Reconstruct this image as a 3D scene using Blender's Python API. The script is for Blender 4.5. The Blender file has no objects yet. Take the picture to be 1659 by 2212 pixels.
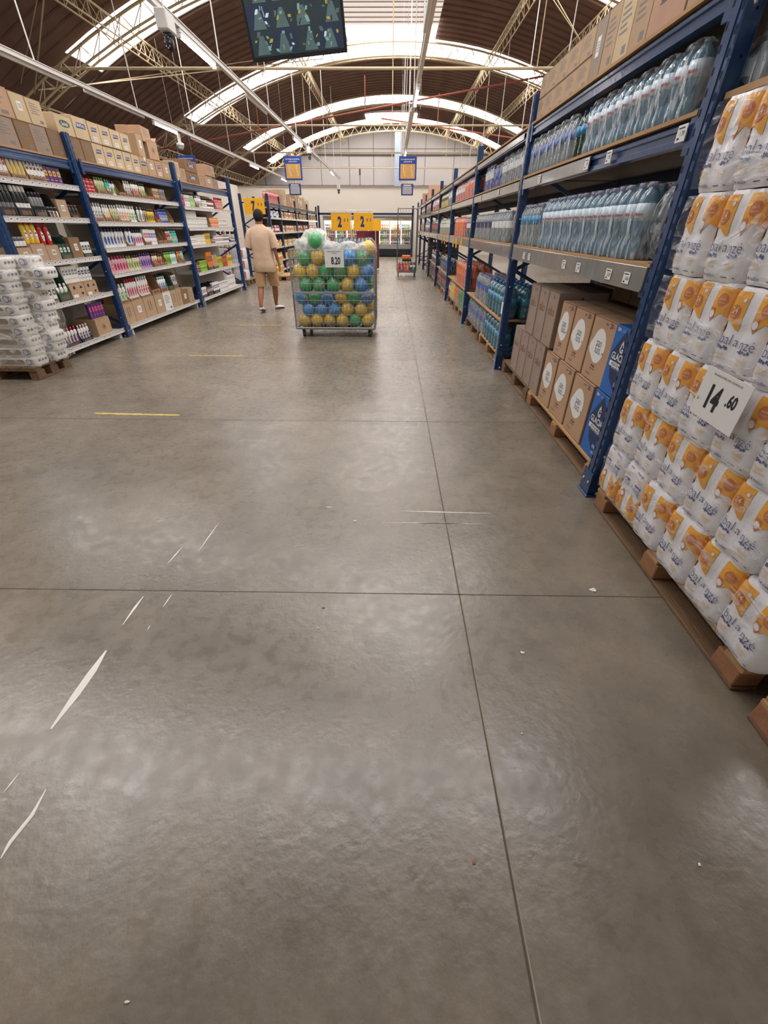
import bpy, math, random
from mathutils import Matrix, Vector, noise
random.seed(7)
SC = bpy.context.scene
COL = SC.collection
R = math.radians
# ---------------------------------------------------------------- camera
FPX, TILT = 906.0, 34.2
cd = bpy.data.cameras.new('camera')
cd.sensor_fit = 'VERTICAL'; cd.sensor_height = 36.0; cd.lens = FPX / 2212 * 36.0
cd.clip_start = 0.05; cd.clip_end = 200
cam = bpy.data.objects.new('camera', cd); COL.objects.link(cam)
YAW = math.atan(13.5 / (FPX / math.cos(R(TILT))))
cam.matrix_world = (Matrix.Translation((0, 0, 1.45)) @ Matrix.Rotation(YAW, 4, 'Z')
                    @ Matrix.Rotation(R(90 - TILT), 4, 'X') @ Matrix.Rotation(R(0.2), 4, 'Z'))
SC.camera = cam
# ---------------------------------------------------------------- world and exposure
w = bpy.data.worlds.new('world'); SC.world = w; w.use_nodes = True
w.node_tree.nodes['Background'].inputs[0].default_value = (1.0, 0.97, 0.93, 1)
w.node_tree.nodes['Background'].inputs[1].default_value = 0.5
SC.view_settings.view_transform = 'Standard'; SC.view_settings.look = 'None'
SC.view_settings.exposure = 0.36; SC.view_settings.gamma = 1.0
SC.view_settings.use_curve_mapping = False
SC.cycles.transparent_max_bounces = 24
SC.cycles.max_bounces = 8; SC.cycles.diffuse_bounces = 3; SC.cycles.glossy_bounces = 3
SC.cycles.transmission_bounces = 6
SC.cycles.sample_clamp_indirect = 4.0
SC.cycles.caustics_reflective = False; SC.cycles.caustics_refractive = False
SKY_E = 5.0      # daylight coming through the translucent roof strips
TUBE_E = 42.0    # fluorescent tubes

# ---------------------------------------------------------------- materials
def srgb(c):
    return tuple((v / 255 / 12.92) if v / 255 <= 0.04045 else ((v / 255 + 0.055) / 1.055) ** 2.4 for v in c)
MATS = {}
def mat(name, col, rough=0.5, metal=0.0, var=0.08, scale=6.0, bump=0.0, bscale=40.0, coat=0.0, trans=0.0, ior=1.45,
        emis=None, es=0.0, spec=0.5, alpha=1.0, stretch=None):
    if name in MATS: return MATS[name]
    m = bpy.data.materials.new(name); m.use_nodes = True; nt = m.node_tree; N = nt.nodes; L = nt.links
    b = N['Principled BSDF']; c = srgb(col)
    tc = N.new('ShaderNodeTexCoord'); mp = N.new('ShaderNodeMapping'); L.new(tc.outputs['Object'], mp.inputs[0])
    if stretch: mp.inputs['Scale'].default_value = stretch
    nz = N.new('ShaderNodeTexNoise'); nz.inputs['Scale'].default_value = scale; nz.inputs['Detail'].default_value = 3
    L.new(mp.outputs[0], nz.inputs['Vector'])
    mx = N.new('ShaderNodeMix'); mx.data_type = 'RGBA'
    mx.inputs[6].default_value = tuple(max(0, v * (1 - var * 2)) for v in c) + (1,)
    mx.inputs[7].default_value = tuple(min(1, v * (1 + var * 2)) for v in c) + (1,)
    L.new(nz.outputs['Fac'], mx.inputs[0]); L.new(mx.outputs[2], b.inputs['Base Color'])
    b.inputs['Roughness'].default_value = rough; b.inputs['Metallic'].default_value = metal
    b.inputs['Specular IOR Level'].default_value = spec; b.inputs['IOR'].default_value = ior
    b.inputs['Coat Weight'].default_value = coat; b.inputs['Coat Roughness'].default_value = 0.12
    b.inputs['Transmission Weight'].default_value = trans; b.inputs['Alpha'].default_value = alpha
    if emis: b.inputs['Emission Color'].default_value = srgb(emis) + (1,); b.inputs['Emission Strength'].default_value = es
    if bump:
        n2 = N.new('ShaderNodeTexNoise'); n2.inputs['Scale'].default_value = bscale; n2.inputs['Detail'].default_value = 2
        L.new(mp.outputs[0], n2.inputs['Vector'])
        bp = N.new('ShaderNodeBump'); bp.inputs['Strength'].default_value = bump; bp.inputs['Distance'].default_value = 0.02
        L.new(n2.outputs['Fac'], bp.inputs['Height']); L.new(bp.outputs[0], b.inputs['Normal'])
        if coat: L.new(bp.outputs[0], b.inputs['Coat Normal'])
    MATS[name] = m; return m

def film(name, col=(235, 238, 240), op=0.25, bump=0.6, bscale=14.0, stretch=(1, 1, 0.35), lo=0.03, hi=None, rough=0.15):
    """crinkled clear plastic film: clear with milky, shiny creases"""
    if name in MATS: return MATS[name]
    m = bpy.data.materials.new(name); m.use_nodes = True; nt = m.node_tree; N = nt.nodes; L = nt.links
    b = N['Principled BSDF']; out = N['Material Output']
    b.inputs['Base Color'].default_value = srgb(col) + (1,); b.inputs['Roughness'].default_value = rough
    b.inputs['Specular IOR Level'].default_value = 0.8
    tc = N.new('ShaderNodeTexCoord'); mp = N.new('ShaderNodeMapping'); mp.inputs['Scale'].default_value = stretch
    L.new(tc.outputs['Object'], mp.inputs[0])
    nz = N.new('ShaderNodeTexNoise'); nz.inputs['Scale'].default_value = bscale; nz.inputs['Detail'].default_value = 4
    nz.inputs['Distortion'].default_value = 1.2; L.new(mp.outputs[0], nz.inputs['Vector'])
    bp = N.new('ShaderNodeBump'); bp.inputs['Strength'].default_value = bump; bp.inputs['Distance'].default_value = 0.03
    L.new(nz.outputs['Fac'], bp.inputs['Height']); L.new(bp.outputs[0], b.inputs['Normal'])
    rp = N.new('ShaderNodeMapRange'); rp.inputs[1].default_value = 0.52; rp.inputs[2].default_value = 0.68
    rp.inputs[3].default_value = op * 0.35; rp.inputs[4].default_value = min(1, hi if hi is not None else op * 2.0)
    L.new(nz.outputs['Fac'], rp.inputs[0])
    tr = N.new('ShaderNodeBsdfTransparent'); mx = N.new('ShaderNodeMixShader')
    L.new(rp.outputs[0], mx.inputs[0]); L.new(tr.outputs[0], mx.inputs[1]); L.new(b.outputs[0], mx.inputs[2])
    L.new(mx.outputs[0], out.inputs['Surface'])
    MATS[name] = m; return m

def carton(name, col=(178, 144, 106)):
    return mat('cardboard_' + name, col, 0.75, var=0.07, scale=5, bump=0.05, bscale=60)
def plastic(name, col, rough=0.3, **k):
    return mat('plastic_' + name, col, rough, var=0.03, coat=0.3, **k)
CARD = carton('tan', (180, 150, 118)); CARD_PALE = carton('pale', (200, 176, 140)); CARD_DARK = carton('dark', (136, 104, 74))
CARD_GREY = carton('greyish', (156, 136, 118)); CARD_RED = carton('reddish', (182, 134, 104))
TAPE = mat('packing_tape', (205, 182, 140), 0.25, coat=0.5)
INK = mat('black_ink', (38, 36, 38), 0.5); INKBLUE = mat('navy_ink', (38, 48, 104), 0.5); WHITE = mat('white_paper', (232, 230, 226), 0.6, var=0.02)
INKGREY = mat('grey_ink', (120, 116, 114), 0.5); INKBROWN = mat('brown_ink', (116, 84, 60), 0.6)
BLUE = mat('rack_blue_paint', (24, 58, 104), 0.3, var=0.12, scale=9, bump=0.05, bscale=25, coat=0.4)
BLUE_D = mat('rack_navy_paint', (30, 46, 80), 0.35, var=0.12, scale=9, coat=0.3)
SLOT = mat('slot_dark', (8, 10, 20), 0.8)
BOLT = mat('zinc_bolt', (200, 200, 204), 0.3, metal=0.9)
WOOD = mat('pallet_wood', (186, 146, 100), 0.8, var=0.18, scale=3, stretch=(8, 1, 8), bump=0.25, bscale=18)
WOOD_R = mat('pallet_block_wood', (158, 112, 80), 0.85, var=0.2, scale=4, bump=0.3, bscale=20)
WOOD_D = mat('weathered_pallet_wood', (122, 96, 70), 0.85, var=0.2, scale=3, stretch=(8, 1, 8), bump=0.3, bscale=18)
PLY = mat('plywood', (176, 138, 96), 0.7, var=0.12, scale=4)
STEEL = mat('zinc_steel', (150, 150, 150), 0.35, metal=0.8, var=0.1, scale=20)
CREAM = mat('cream_steel', (196, 178, 142), 0.55, var=0.1, scale=3)
WSTEEL = mat('white_steel', (214, 212, 206), 0.4, var=0.04)
RAILW = mat('white_price_rail', (214, 210, 206), 0.25, var=0.06, scale=8, coat=0.5, stretch=(1, 6, 1))
RAILG = mat('grey_price_rail', (132, 128, 122), 0.22, var=0.15, scale=5, coat=0.6, stretch=(1, 2, 1))
BLACK = mat('black_plastic', (26, 26, 28), 0.4); DGREY = mat('dark_grey_plastic', (62, 62, 66), 0.5)
SILVER = mat('silver_trim', (190, 190, 190), 0.3, metal=0.6)
YELLOW = mat('yellow_card', (244, 178, 28), 0.5, var=0.03); BLUESIGN = mat('blue_sign', (40, 70, 150), 0.4, var=0.03)

# ---------------------------------------------------------------- mesh builder
_txt = {}
def text_mesh(s, bold=0.0):
    k = (s, bold)
    if k not in _txt:
        cu = bpy.data.curves.new('t', 'FONT'); cu.body = s; cu.align_x = 'CENTER'; cu.align_y = 'CENTER'; cu.size = 1.0
        cu.offset = bold; cu.resolution_u = 2
        ob = bpy.data.objects.new('t', cu); me = ob.to_mesh()
        vs = [tuple(v.co) for v in me.vertices]; fs = [tuple(p.vertices) for p in me.polygons]
        ob.to_mesh_clear(); bpy.data.objects.remove(ob); bpy.data.curves.remove(cu)
        _txt[k] = (vs, fs)
    return _txt[k]

class MB:
    def __init__(s): s.v = []; s.f = []; s.m = []; s.s = []
    def add(s, vs, fs, mi=0, sm=False, M=None):
        o = len(s.v)
        if M is not None: vs = [tuple(M @ Vector(v)) for v in vs]
        s.v += list(vs)
        for f in fs: s.f.append(tuple(i + o for i in f)); s.m.append(mi); s.s.append(sm)
        return s
    def box(s, x0, x1, y0, y1, z0, z1, mi=0, b=0.0, M=None):
        if b <= 0:
            return s.add([(x0, y0, z0), (x1, y0, z0), (x1, y1, z0), (x0, y1, z0), (x0, y0, z1), (x1, y0, z1), (x1, y1, z1), (x0, y1, z1)],
                         [(0, 3, 2, 1), (4, 5, 6, 7), (0, 1, 5, 4), (1, 2, 6, 5), (2, 3, 7, 6), (3, 0, 4, 7)], mi, False, M)
        vs = []; X = (x0, x1); Y = (y0, y1); Z = (z0, z1); idx = {}
        for i in (0, 1):
            for j in (0, 1):
                for k in (0, 1):
                    sx, sy, sz = (1, -1)[i], (1, -1)[j], (1, -1)[k]
                    for a, p in enumerate(((X[i], Y[j] + sy * b, Z[k] + sz * b), (X[i] + sx * b, Y[j], Z[k] + sz * b), (X[i] + sx * b, Y[j] + sy * b, Z[k]))):
                        idx[i, j, k, a] = len(vs); vs.append(p)
        g = lambda i, j, k, a: idx[i, j, k, a]; fs = []
        for i in (0, 1):
            q = [g(i, 0, 0, 0), g(i, 1, 0, 0), g(i, 1, 1, 0), g(i, 0, 1, 0)]; fs.append(q if i else q[::-1])
            q = [g(0, i, 0, 1), g(0, i, 1, 1), g(1, i, 1, 1), g(1, i, 0, 1)]; fs.append(q if i else q[::-1])
            q = [g(0, 0, i, 2), g(1, 0, i, 2), g(1, 1, i, 2), g(0, 1, i, 2)]; fs.append(q if i else q[::-1])
        for a in (0, 1):
            for c in (0, 1):
                q = [g(0, a, c, 1), g(1, a, c, 1), g(1, a, c, 2), g(0, a, c, 2)]; fs.append(q[::-1] if a != c else q)
                q = [g(a, 0, c, 0), g(a, 1, c, 0), g(a, 1, c, 2), g(a, 0, c, 2)]; fs.append(q if a != c else q[::-1])
                q = [g(a, c, 0, 0), g(a, c, 1, 0), g(a, c, 1, 1), g(a, c, 0, 1)]; fs.append(q[::-1] if a != c else q)
                for d in (0, 1):
                    q = [g(a, c, d, 0), g(a, c, d, 1), g(a, c, d, 2)]
                    fs.append(q if (a + c + d) % 2 else q[::-1])
        return s.add(vs, fs, mi, False, M)
    def tube(s, p, q, r, n=8, mi=0, r2=None, M=None, caps=True):
        p = Vector(p); q = Vector(q); d = q - p
        if d.length < 1e-6: return s
        d.normalize(); a = d.orthogonal().normalized(); c = d.cross(a); r2 = r if r2 is None else r2
        vs = []
        for pp, rr in ((p, r), (q, r2)):
            for i in range(n):
                t = 2 * math.pi * i / n; vs.append(tuple(pp + a * math.cos(t) * rr + c * math.sin(t) * rr))
        fs = [(i, (i + 1) % n, n + (i + 1) % n, n + i) for i in range(n)]
        s.add(vs, fs, mi, n > 5, M)
        if caps: s.add(vs, [tuple(range(n))[::-1], tuple(range(n, 2 * n))], mi, False, M)
        return s
    def path(s, pts, r, n=8, mi=0, M=None):
        for a, b in zip(pts, pts[1:]): s.tube(a, b, r, n, mi, M=M)
        return s
    def lathe(s, prof, n=14, at=(0, 0, 0), sx=1.0, sy=1.0, sm=True, M=None, twist=None):
        """prof: (r, z, mat) rows; a row's mat colours the band up to the next row"""
        vs = []
        for r, z, _ in prof:
            for i in range(n):
                t = 2 * math.pi * i / n; vs.append((at[0] + math.cos(t) * r * sx, at[1] + math.sin(t) * r * sy, at[2] + z))
        o = len(s.v)
        for k in range(len(prof) - 1):
            fs = [(k * n + i, k * n + (i + 1) % n, (k + 1) * n + (i + 1) % n, (k + 1) * n + i) for i in range(n)]
            if k == 0: s.add(vs, fs, prof[k][2], sm, M)
            else:
                for f in fs: s.f.append(tuple(i + o for i in f)); s.m.append(prof[k][2]); s.s.append(sm)
        K = len(prof) - 1
        s.f.append(tuple(o + i for i in range(n))[::-1]); s.m.append(prof[0][2]); s.s.append(False)
        s.f.append(tuple(o + K * n + i for i in range(n))); s.m.append(prof[K][2]); s.s.append(False)
        return s
    def quad(s, o, u, v, mi=0, x0=-.5, x1=.5, y0=-.5, y1=.5):
        o = Vector(o); u = Vector(u); v = Vector(v)
        return s.add([tuple(o + u * x0 + v * y0), tuple(o + u * x1 + v * y0), tuple(o + u * x1 + v * y1), tuple(o + u * x0 + v * y1)], [(0, 1, 2, 3)], mi)
    def disc(s, o, u, v, r, mi=0, n=20, k=1.0):
        o = Vector(o); u = Vector(u); v = Vector(v)
        return s.add([tuple(o + u * math.cos(2 * math.pi * i / n) * r * k + v * math.sin(2 * math.pi * i / n) * r) for i in range(n)], [tuple(range(n))], mi)
    def text(s, t, o, u, v, size, mi=0, bold=0.0, sx=1.0, fn=None):
        vs, fs = text_mesh(t, bold); o = Vector(o); u = Vector(u); v = Vector(v)
        if fn: return s.add([fn(x * size * sx, y * size) for x, y, _ in vs], fs, mi)
        return s.add([tuple(o + u * (x * size * sx) + v * (y * size)) for x, y, _ in vs], fs, mi)
    def sphere(s, c, r, n=12, mi=0, k=(1, 1, 1), fn=None):
        vs = []; m = n // 2 + 1
        for j in range(m + 1):
            ph = math.pi * j / m
            for i in range(n):
                t = 2 * math.pi * i / n; d = Vector((math.sin(ph) * math.cos(t), math.sin(ph) * math.sin(t), -math.cos(ph)))
                q = r * (fn(d) if fn else 1.0); vs.append((c[0] + d.x * q * k[0], c[1] + d.y * q * k[1], c[2] + d.z * q * k[2]))
        fs = [(j * n + i, j * n + (i + 1) % n, (j + 1) * n + (i + 1) % n, (j + 1) * n + i) for j in range(m) for i in range(n)]
        return s.add(vs, fs, mi, True)
    def loft(s, rings, mi=0, sm=True, cap=True):
        n = len(rings[0]); vs = [p for r in rings for p in r]
        fs = [(k * n + i, k * n + (i + 1) % n, (k + 1) * n + (i + 1) % n, (k + 1) * n + i) for k in range(len(rings) - 1) for i in range(n)]
        s.add(vs, fs, mi, sm)
        if cap: s.add(list(rings[0]) + list(rings[-1]), [tuple(range(n))[::-1], tuple(range(n, 2 * n))], mi, sm)
        return s
    def build(s, name, mats, parent=None, loc=None, rotz=0.0):
        me = bpy.data.meshes.new(name); me.from_pydata(s.v, [], s.f)
        for m in (mats if isinstance(mats, (list, tuple)) else [mats]): me.materials.append(m)
        me.polygons.foreach_set('material_index', s.m); me.polygons.foreach_set('use_smooth', s.s); me.update()
        o = bpy.data.objects.new(name, me); COL.objects.link(o)
        if parent is not None: o.parent = parent
        if loc is not None: o.location = loc
        o.rotation_euler = (0, 0, rotz)
        return o

def tag(o, label, cat, group=None, kind=None):
    if label: o['label'] = label
    if cat: o['category'] = cat
    if group: o['group'] = group
    if kind: o['kind'] = kind
    return o
def struct(o): o['kind'] = 'structure'; return o
def empty(name, loc=(0, 0, 0), rz=0.0, label=None, cat=None, group=None):
    o = bpy.data.objects.new(name, None); COL.objects.link(o); o.location = loc; o.rotation_euler = (0, 0, rz)
    o.empty_display_size = 0.1
    return tag(o, label, cat, group)
KIDS = {}
def copy_tree(o, kids, parent=None):
    c = o.copy(); COL.objects.link(c)
    if parent is not None: c.parent = parent
    for ch in kids.get(o, ()): copy_tree(ch, kids, c)
    return c
PROTO = {}
def place(key, maker, loc, rz, label, cat, group=None, scale=None, tilt=None):
    """first call builds the thing, later calls copy it with its parts"""
    if key not in PROTO:
        o = maker(); kids = {}
        def walk(x, pool):
            ks = [y for y in pool if y.parent == x]; kids[x] = ks
            for y in ks: walk(y, pool)
        allo = list(COL.objects)[-260:] if len(COL.objects) > 260 else list(COL.objects)
        walk(o, allo); PROTO[key] = (o, kids); c = o
    else:
        o, kids = PROTO[key]; c = copy_tree(o, kids)
    c.location = loc; c.rotation_euler = (tilt[0] if tilt else 0, tilt[1] if tilt else 0, rz)
    if scale: c.scale = scale
    for k in ('label', 'category', 'group'):
        if k in c: del c[k]
    return tag(c, label, cat, group)
ORD = ('zeroth first second third fourth fifth sixth seventh eighth ninth tenth eleventh twelfth thirteenth fourteenth fifteenth sixteenth '
       'seventeenth eighteenth nineteenth twentieth').split()
def nth(i):
    if i <= 20: return ORD[i]
    tens = {2: 'twenty', 3: 'thirty', 4: 'forty', 5: 'fifty', 6: 'sixty'}[i // 10]
    return (tens[:-1] + 'ieth') if i % 10 == 0 else tens + '-' + ORD[i % 10]
# ================================================================ SETTING
def concrete():
    m = bpy.data.materials.new('polished_concrete'); m.use_nodes = True; N = m.node_tree.nodes; L = m.node_tree.links
    b = N['Principled BSDF']; tc = N.new('ShaderNodeTexCoord')
    def noise_(s, d=4, dist=0.0, sc=None):
        n = N.new('ShaderNodeTexNoise'); n.inputs['Scale'].default_value = s; n.inputs['Detail'].default_value = d
        n.inputs['Distortion'].default_value = dist
        if sc:
            mp = N.new('ShaderNodeMapping'); mp.inputs['Scale'].default_value = sc; L.new(tc.outputs['Object'], mp.inputs[0]); L.new(mp.outputs[0], n.inputs['Vector'])
        else: L.new(tc.outputs['Object'], n.inputs['Vector'])
        return n
    def ramp(src, a, b_, ca, cb):
        r = N.new('ShaderNodeValToRGB'); r.color_ramp.elements[0].position = a; r.color_ramp.elements[1].position = b_
        r.color_ramp.elements[0].color = ca; r.color_ramp.elements[1].color = cb; L.new(src.outputs['Fac'], r.inputs[0]); return r
    big = noise_(0.55, 5, 0.6); r1 = ramp(big, 0.30, 0.70, srgb((112, 104, 92)) + (1,), srgb((146, 135, 119)) + (1,))
    fine = noise_(5, 8); r2 = ramp(fine, 0.15, 0.85, (0.72, 0.72, 0.72, 1), (1.24, 1.23, 1.21, 1))
    mx = N.new('ShaderNodeMix'); mx.data_type = 'RGBA'; mx.blend_type = 'MULTIPLY'; mx.inputs[0].default_value = 1
    L.new(r1.outputs[0], mx.inputs[6]); L.new(r2.outputs[0], mx.inputs[7])
    sp = noise_(45, 4); r3 = ramp(sp, 0.35, 0.75, (1.04, 1.04, 1.04, 1), (0.93, 0.92, 0.91, 1))
    mx2 = N.new('ShaderNodeMix'); mx2.data_type = 'RGBA'; mx2.blend_type = 'MULTIPLY'; mx2.inputs[0].default_value = 1
    L.new(mx.outputs[2], mx2.inputs[6]); L.new(r3.outputs[0], mx2.inputs[7])
    st = noise_(1.3, 3); r4 = ramp(st, 0.35, 0.75, (1, 1, 1, 1), (0.90, 0.885, 0.87, 1))
    mx3 = N.new('ShaderNodeMix'); mx3.data_type = 'RGBA'; mx3.blend_type = 'MULTIPLY'; mx3.inputs[0].default_value = 1
    L.new(mx2.outputs[2], mx3.inputs[6]); L.new(r4.outputs[0], mx3.inputs[7])
    L.new(mx3.outputs[2], b.inputs['Base Color'])
    ro = noise_(16, 6); mr = N.new('ShaderNodeMapRange'); mr.inputs[1].default_value = 0.1; mr.inputs[2].default_value = 0.9
    mr.inputs[3].default_value = 0.14; mr.inputs[4].default_value = 0.44; L.new(ro.outputs['Fac'], mr.inputs[0]); L.new(mr.outputs[0], b.inputs['Roughness'])
    b.inputs['Specular IOR Level'].default_value = 0.7
    bn = noise_(35, 5); bp = N.new('ShaderNodeBump'); bp.inputs['Strength'].default_value = 0.12; bp.inputs['Distance'].default_value = 0.01
    L.new(bn.outputs['Fac'], bp.inputs['Height']); L.new(bp.outputs[0], b.inputs['Normal'])
    return m
CONC = concrete()
JOINT = mat('joint_filler', (86, 76, 64), 0.7, var=0.15, scale=12)
PAINT_W = mat('worn_white_paint', (244, 240, 230), 0.6, var=0.05); PAINT_Y = mat('worn_yellow_paint', (206, 184, 96), 0.6, var=0.1, scale=20)
YB = -9.0
f = MB(); f.box(-14, 14, YB, 39, -0.2, 0.0)
struct(f.build('floor', [CONC]))
jn = MB()
def wobble_strip(mb, x0, y0, x1, y1, wd, mi=0, n=24, z=0.0006, jag=0.35):
    d = Vector((x1 - x0, y1 - y0, 0)); nn = Vector((-d.y, d.x, 0)).normalized(); vs = []
    for i in range(n + 1):
        t = i / n; p = Vector((x0, y0, z)) + d * t; wl = wd * (1 + random.uniform(-jag, jag)) / 2; wr = wd * (1 + random.uniform(-jag, jag)) / 2
        vs += [tuple(p + nn * wl), tuple(p - nn * wr)]
    mb.add(vs, [(2 * i, 2 * i + 2, 2 * i + 3, 2 * i + 1) for i in range(n)], mi)
wobble_strip(jn, 0.342, YB, 0.342, 31, 0.006, n=160, jag=0.3); wobble_strip(jn, 0.348, YB, 0.348, 31, 0.004, 1, n=160, jag=0.8)
for k in range(-4, 14):
    y = 1.45 + 2.15 * k; wobble_strip(jn, -9, y, 9, y - 0.02, 0.005 if k < 1 else 0.008, n=90, jag=0.4)
for x in (-3.9, 4.6, -8.2): wobble_strip(jn, x, YB, x, 31, 0.006, n=60)
struct(jn.build('trim_1', [JOINT, mat('joint_lip', (158, 142, 122), .7)]))
# remnants of painted guide lines on the concrete
pl = MB()
for a in ((-2.753, 3.724, -1.945, 3.695, .035), ): wobble_strip(pl, *a, mi=1, n=30, z=0.0010)
for a in ((-2.727, 5.86, -1.969, 5.855, .03), (-2.677, 8.007, -1.945, 7.986, .03)): wobble_strip(pl, *a, mi=1, n=20, z=0.0010)
def taper(mb, pts, mi=0):   # pts: (x, y, width)
    vs = []
    for i, (x, y, wd) in enumerate(pts):
        a = Vector(pts[max(0, i - 1)][:2]); b = Vector(pts[min(len(pts) - 1, i + 1)][:2]); d = (b - a).normalized(); n = Vector((-d.y, d.x))
        vs += [(x + n.x * wd / 2, y + n.y * wd / 2, .0010), (x - n.x * wd / 2, y - n.y * wd / 2, .0010)]
    mb.add(vs, [(2 * i, 2 * i + 2, 2 * i + 3, 2 * i + 1) for i in range(len(pts) - 1)], mi)
LINES = [[(-1.158, 1.095, 0.007), (-1.157, 0.997, 0.03), (-1.16, 0.898, 0.03), (-1.167, 0.767, 0.007)], [(-1.155, 1.402, 0.003), (-1.159, 1.332, 0.012), (-1.162, 1.229, 0.003)], [(-1.026, 1.42, 0.002), (-1.029, 1.377, 0.006), (-1.032, 1.334, 0.002)], [(-1.04, 1.231, 0.001), (-1.04, 1.216, 0.005), (-1.04, 1.2, 0.001)], [(-1.123, 1.779, 0.002), (-1.133, 1.706, 0.008), (-1.143, 1.634, 0.002)], [(-1.002, 1.999, 0.002), (-1.011, 1.87, 0.007), (-1.02, 1.741, 0.002)], [(-1.173, 0.622, 0.002), (-1.176, 0.595, 0.006), (-1.18, 0.568, 0.002)], [(-1.055, 0.579, 0.003), (-1.05, 0.511, 0.012), (-1.065, 0.443, 0.012), (-1.063, 0.406, 0.003)], [(0.075, 2.145, 0.003), (0.288, 2.139, 0.01), (0.628, 2.13, 0.003)], [(-0.037, 2.021, 0.002), (0.223, 2.021, 0.006), (0.551, 2.018, 0.002)], [(-0.396, 2.183, 0.002), (-0.372, 2.181, 0.008), (-0.349, 2.179, 0.002)], [(-0.203, 2.042, 0.003), (-0.196, 2.037, 0.01), (-0.189, 2.032, 0.003)], [(0.182, 2.02, 0.002), (0.312, 2.02, 0.007), (0.442, 2.02, 0.002)]]
for seg in LINES: taper(pl, seg, 0)
struct(pl.build('trim_2', [PAINT_W, PAINT_Y]))
LITTER = [(0.994, 1.479, 0.022, 'small white torn paper scrap on the floor by the right pallets'), (0.558, 1.112, 0.012, 'tiny white crumpled scrap right of the long floor joint'), (0.47, 0.776, 0.007, 'tiny white speck of litter, nearest one right of the joint'), (-0.293, 1.344, 0.01, 'small brown crumb on the grey floor near the cross joint'), (-0.301, 1.225, 0.006, 'tiny white crumb below the cross joint, left of centre'), (-0.229, 1.214, 0.006, 'tiny white crumb below the cross joint, beside another crumb'), (0.246, 0.417, 0.008, 'small brown wood chip in the foreground left of the joint'), (-1.02, 2.74, 0.008, 'tiny white fleck on the floor before the ball cage'), (-0.2, 2.032, 0.009, 'small white fleck on the floor below the ball cage'), (1.381, 3.412, 0.01, 'tiny white fleck near the pallet blocks on the right'), (0.866, 0.422, 0.006, 'tiny white speck in the right foreground'), (-0.578, 0.153, 0.007, 'tiny white speck in the bottom left foreground')]
for i, (x, y, s, lab) in enumerate(LITTER):
    b = MB(); n = 6
    b.add([(math.cos(t * 6.283 / n + i) * s * random.uniform(.5, 1.1), math.sin(t * 6.283 / n + i) * s * random.uniform(.35, .8), 0.0015 + .002 * (t % 2)) for t in range(n)] + [(0, 0, .004)],
          [(t, (t + 1) % n, n) for t in range(n)])
    tag(b.build('paper_scrap', [WHITE if 'white' in lab else WOOD_R], loc=(x, y, 0)), lab, 'litter')

WALLW = mat('white_wall_paint', (226, 216, 202), 0.7, var=0.03, scale=0.6)
GABLE = mat('grey_gable_panels', (178, 172, 168), 0.7, var=0.04, scale=0.5)
ROOFM = mat('brown_roof_sheet', (104, 76, 64), 0.8, var=0.16, scale=2.2, bump=0.1, bscale=10, stretch=(1, 0.4, 1))
RIDGE = mat('roof_batten', (74, 54, 46), 0.8)
SKY = mat('lit_roof_panel', (245, 242, 244), 0.5, var=0.0, emis=(255, 250, 250), es=SKY_E)
SKYS = mat('milky_ridge_sheet', (226, 218, 214), 0.5, var=0.02, emis=(235, 226, 222), es=0.55)
RX0 = 0.22
def rz(x): return 7.02 - 0.0302 * (x - RX0) ** 2
# walls
b = MB(); b.box(-9.2, 14, 31.5, 31.7, 0, 3.46); b.box(-9.25, 14, 31.46, 31.5, 3.40, 3.46, 1); struct(b.build('wall_back', [WALLW, mat('wall_cap', (150, 138, 124), .6)]))
b = MB(); b.box(-9.4, -9.2, 22.0, 31.7, 0, 3.46); struct(b.build('wall_left_return', [WALLW]))
b = MB(); b.box(-13.2, -13.0, YB, 39, 0, 2.6); struct(b.build('wall_left', [WALLW]))
b = MB(); b.box(13.2, 13.4, YB, 39, 0, 2.8); struct(b.build('wall_right', [WALLW]))
b = MB(); n = 40
xs = [-12.8 + 26 * i / n for i in range(n + 1)]
b.add([(x, 38.0, 0) for x in xs] + [(x, 38.0, rz(x)) for x in xs], [(i, i + 1, n + 2 + i, n + 1 + i) for i in range(n)])
for z in (3.9, 4.9, 5.9):
    b.box(-10, 10, 37.97, 38.0, z, z + 0.03, 1)
for x in (-9, -7, -5, -3, -1.3, 2.3, 4.3, 6.3, 8.3): b.box(x, x + 0.03, 37.97, 38.0, 2.5, rz(x) - .05, 1)
b.box(-7.5, 7.9, 37.9, 38.0, 5.55, 5.62, 2)
struct(b.build('wall_gable', [GABLE, mat('gable_seam', (128, 120, 114), .7), mat('gable_bar', (84, 70, 64), .6)]))
b = MB(); b.box(0.18, 0.62, 36.9, 37.25, 0, 6.7)
tag(b.build('pillar', [mat('bluish_pillar_paint', (150, 162, 172), 0.6)]), 'bluish grey steel pillar rising above the white back wall', 'pillar')
# roof: opaque arches with daylight strips between them
STRIPS = [(-12.6, -10.6), (2.9, 4.4), (8.2, 9.8), (14.7, 16.3), (21.8, 23.7), (29.5, 31.4), (34.9, 36.6)]
XL, XR = -8.04, 8.3
def arch_sheet(mb, x0, x1, y0, y1, mi, dz=0.0, n=36):
    xs = [x0 + (x1 - x0) * i / n for i in range(n + 1)]
    mb.add([(x, y0, rz(x) + dz) for x in xs] + [(x, y1, rz(x) + dz) for x in xs], [(i, i + 1, n + 2 + i, n + 1 + i) for i in range(n)], mi, True)
rb = MB(); RIDGES = []
ys = [YB] + [v for s in STRIPS if s[0] > YB for v in s] + [38.2]
for a, c in zip(ys[0::2], ys[1::2]): arch_sheet(rb, -13.3, 13.5, a, c, 0)
for a, c in STRIPS:
    if a > YB: arch_sheet(rb, -13.3, XL, a, c, 0, n=10); arch_sheet(rb, XR, 13.5, a, c, 0, n=10)
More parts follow.
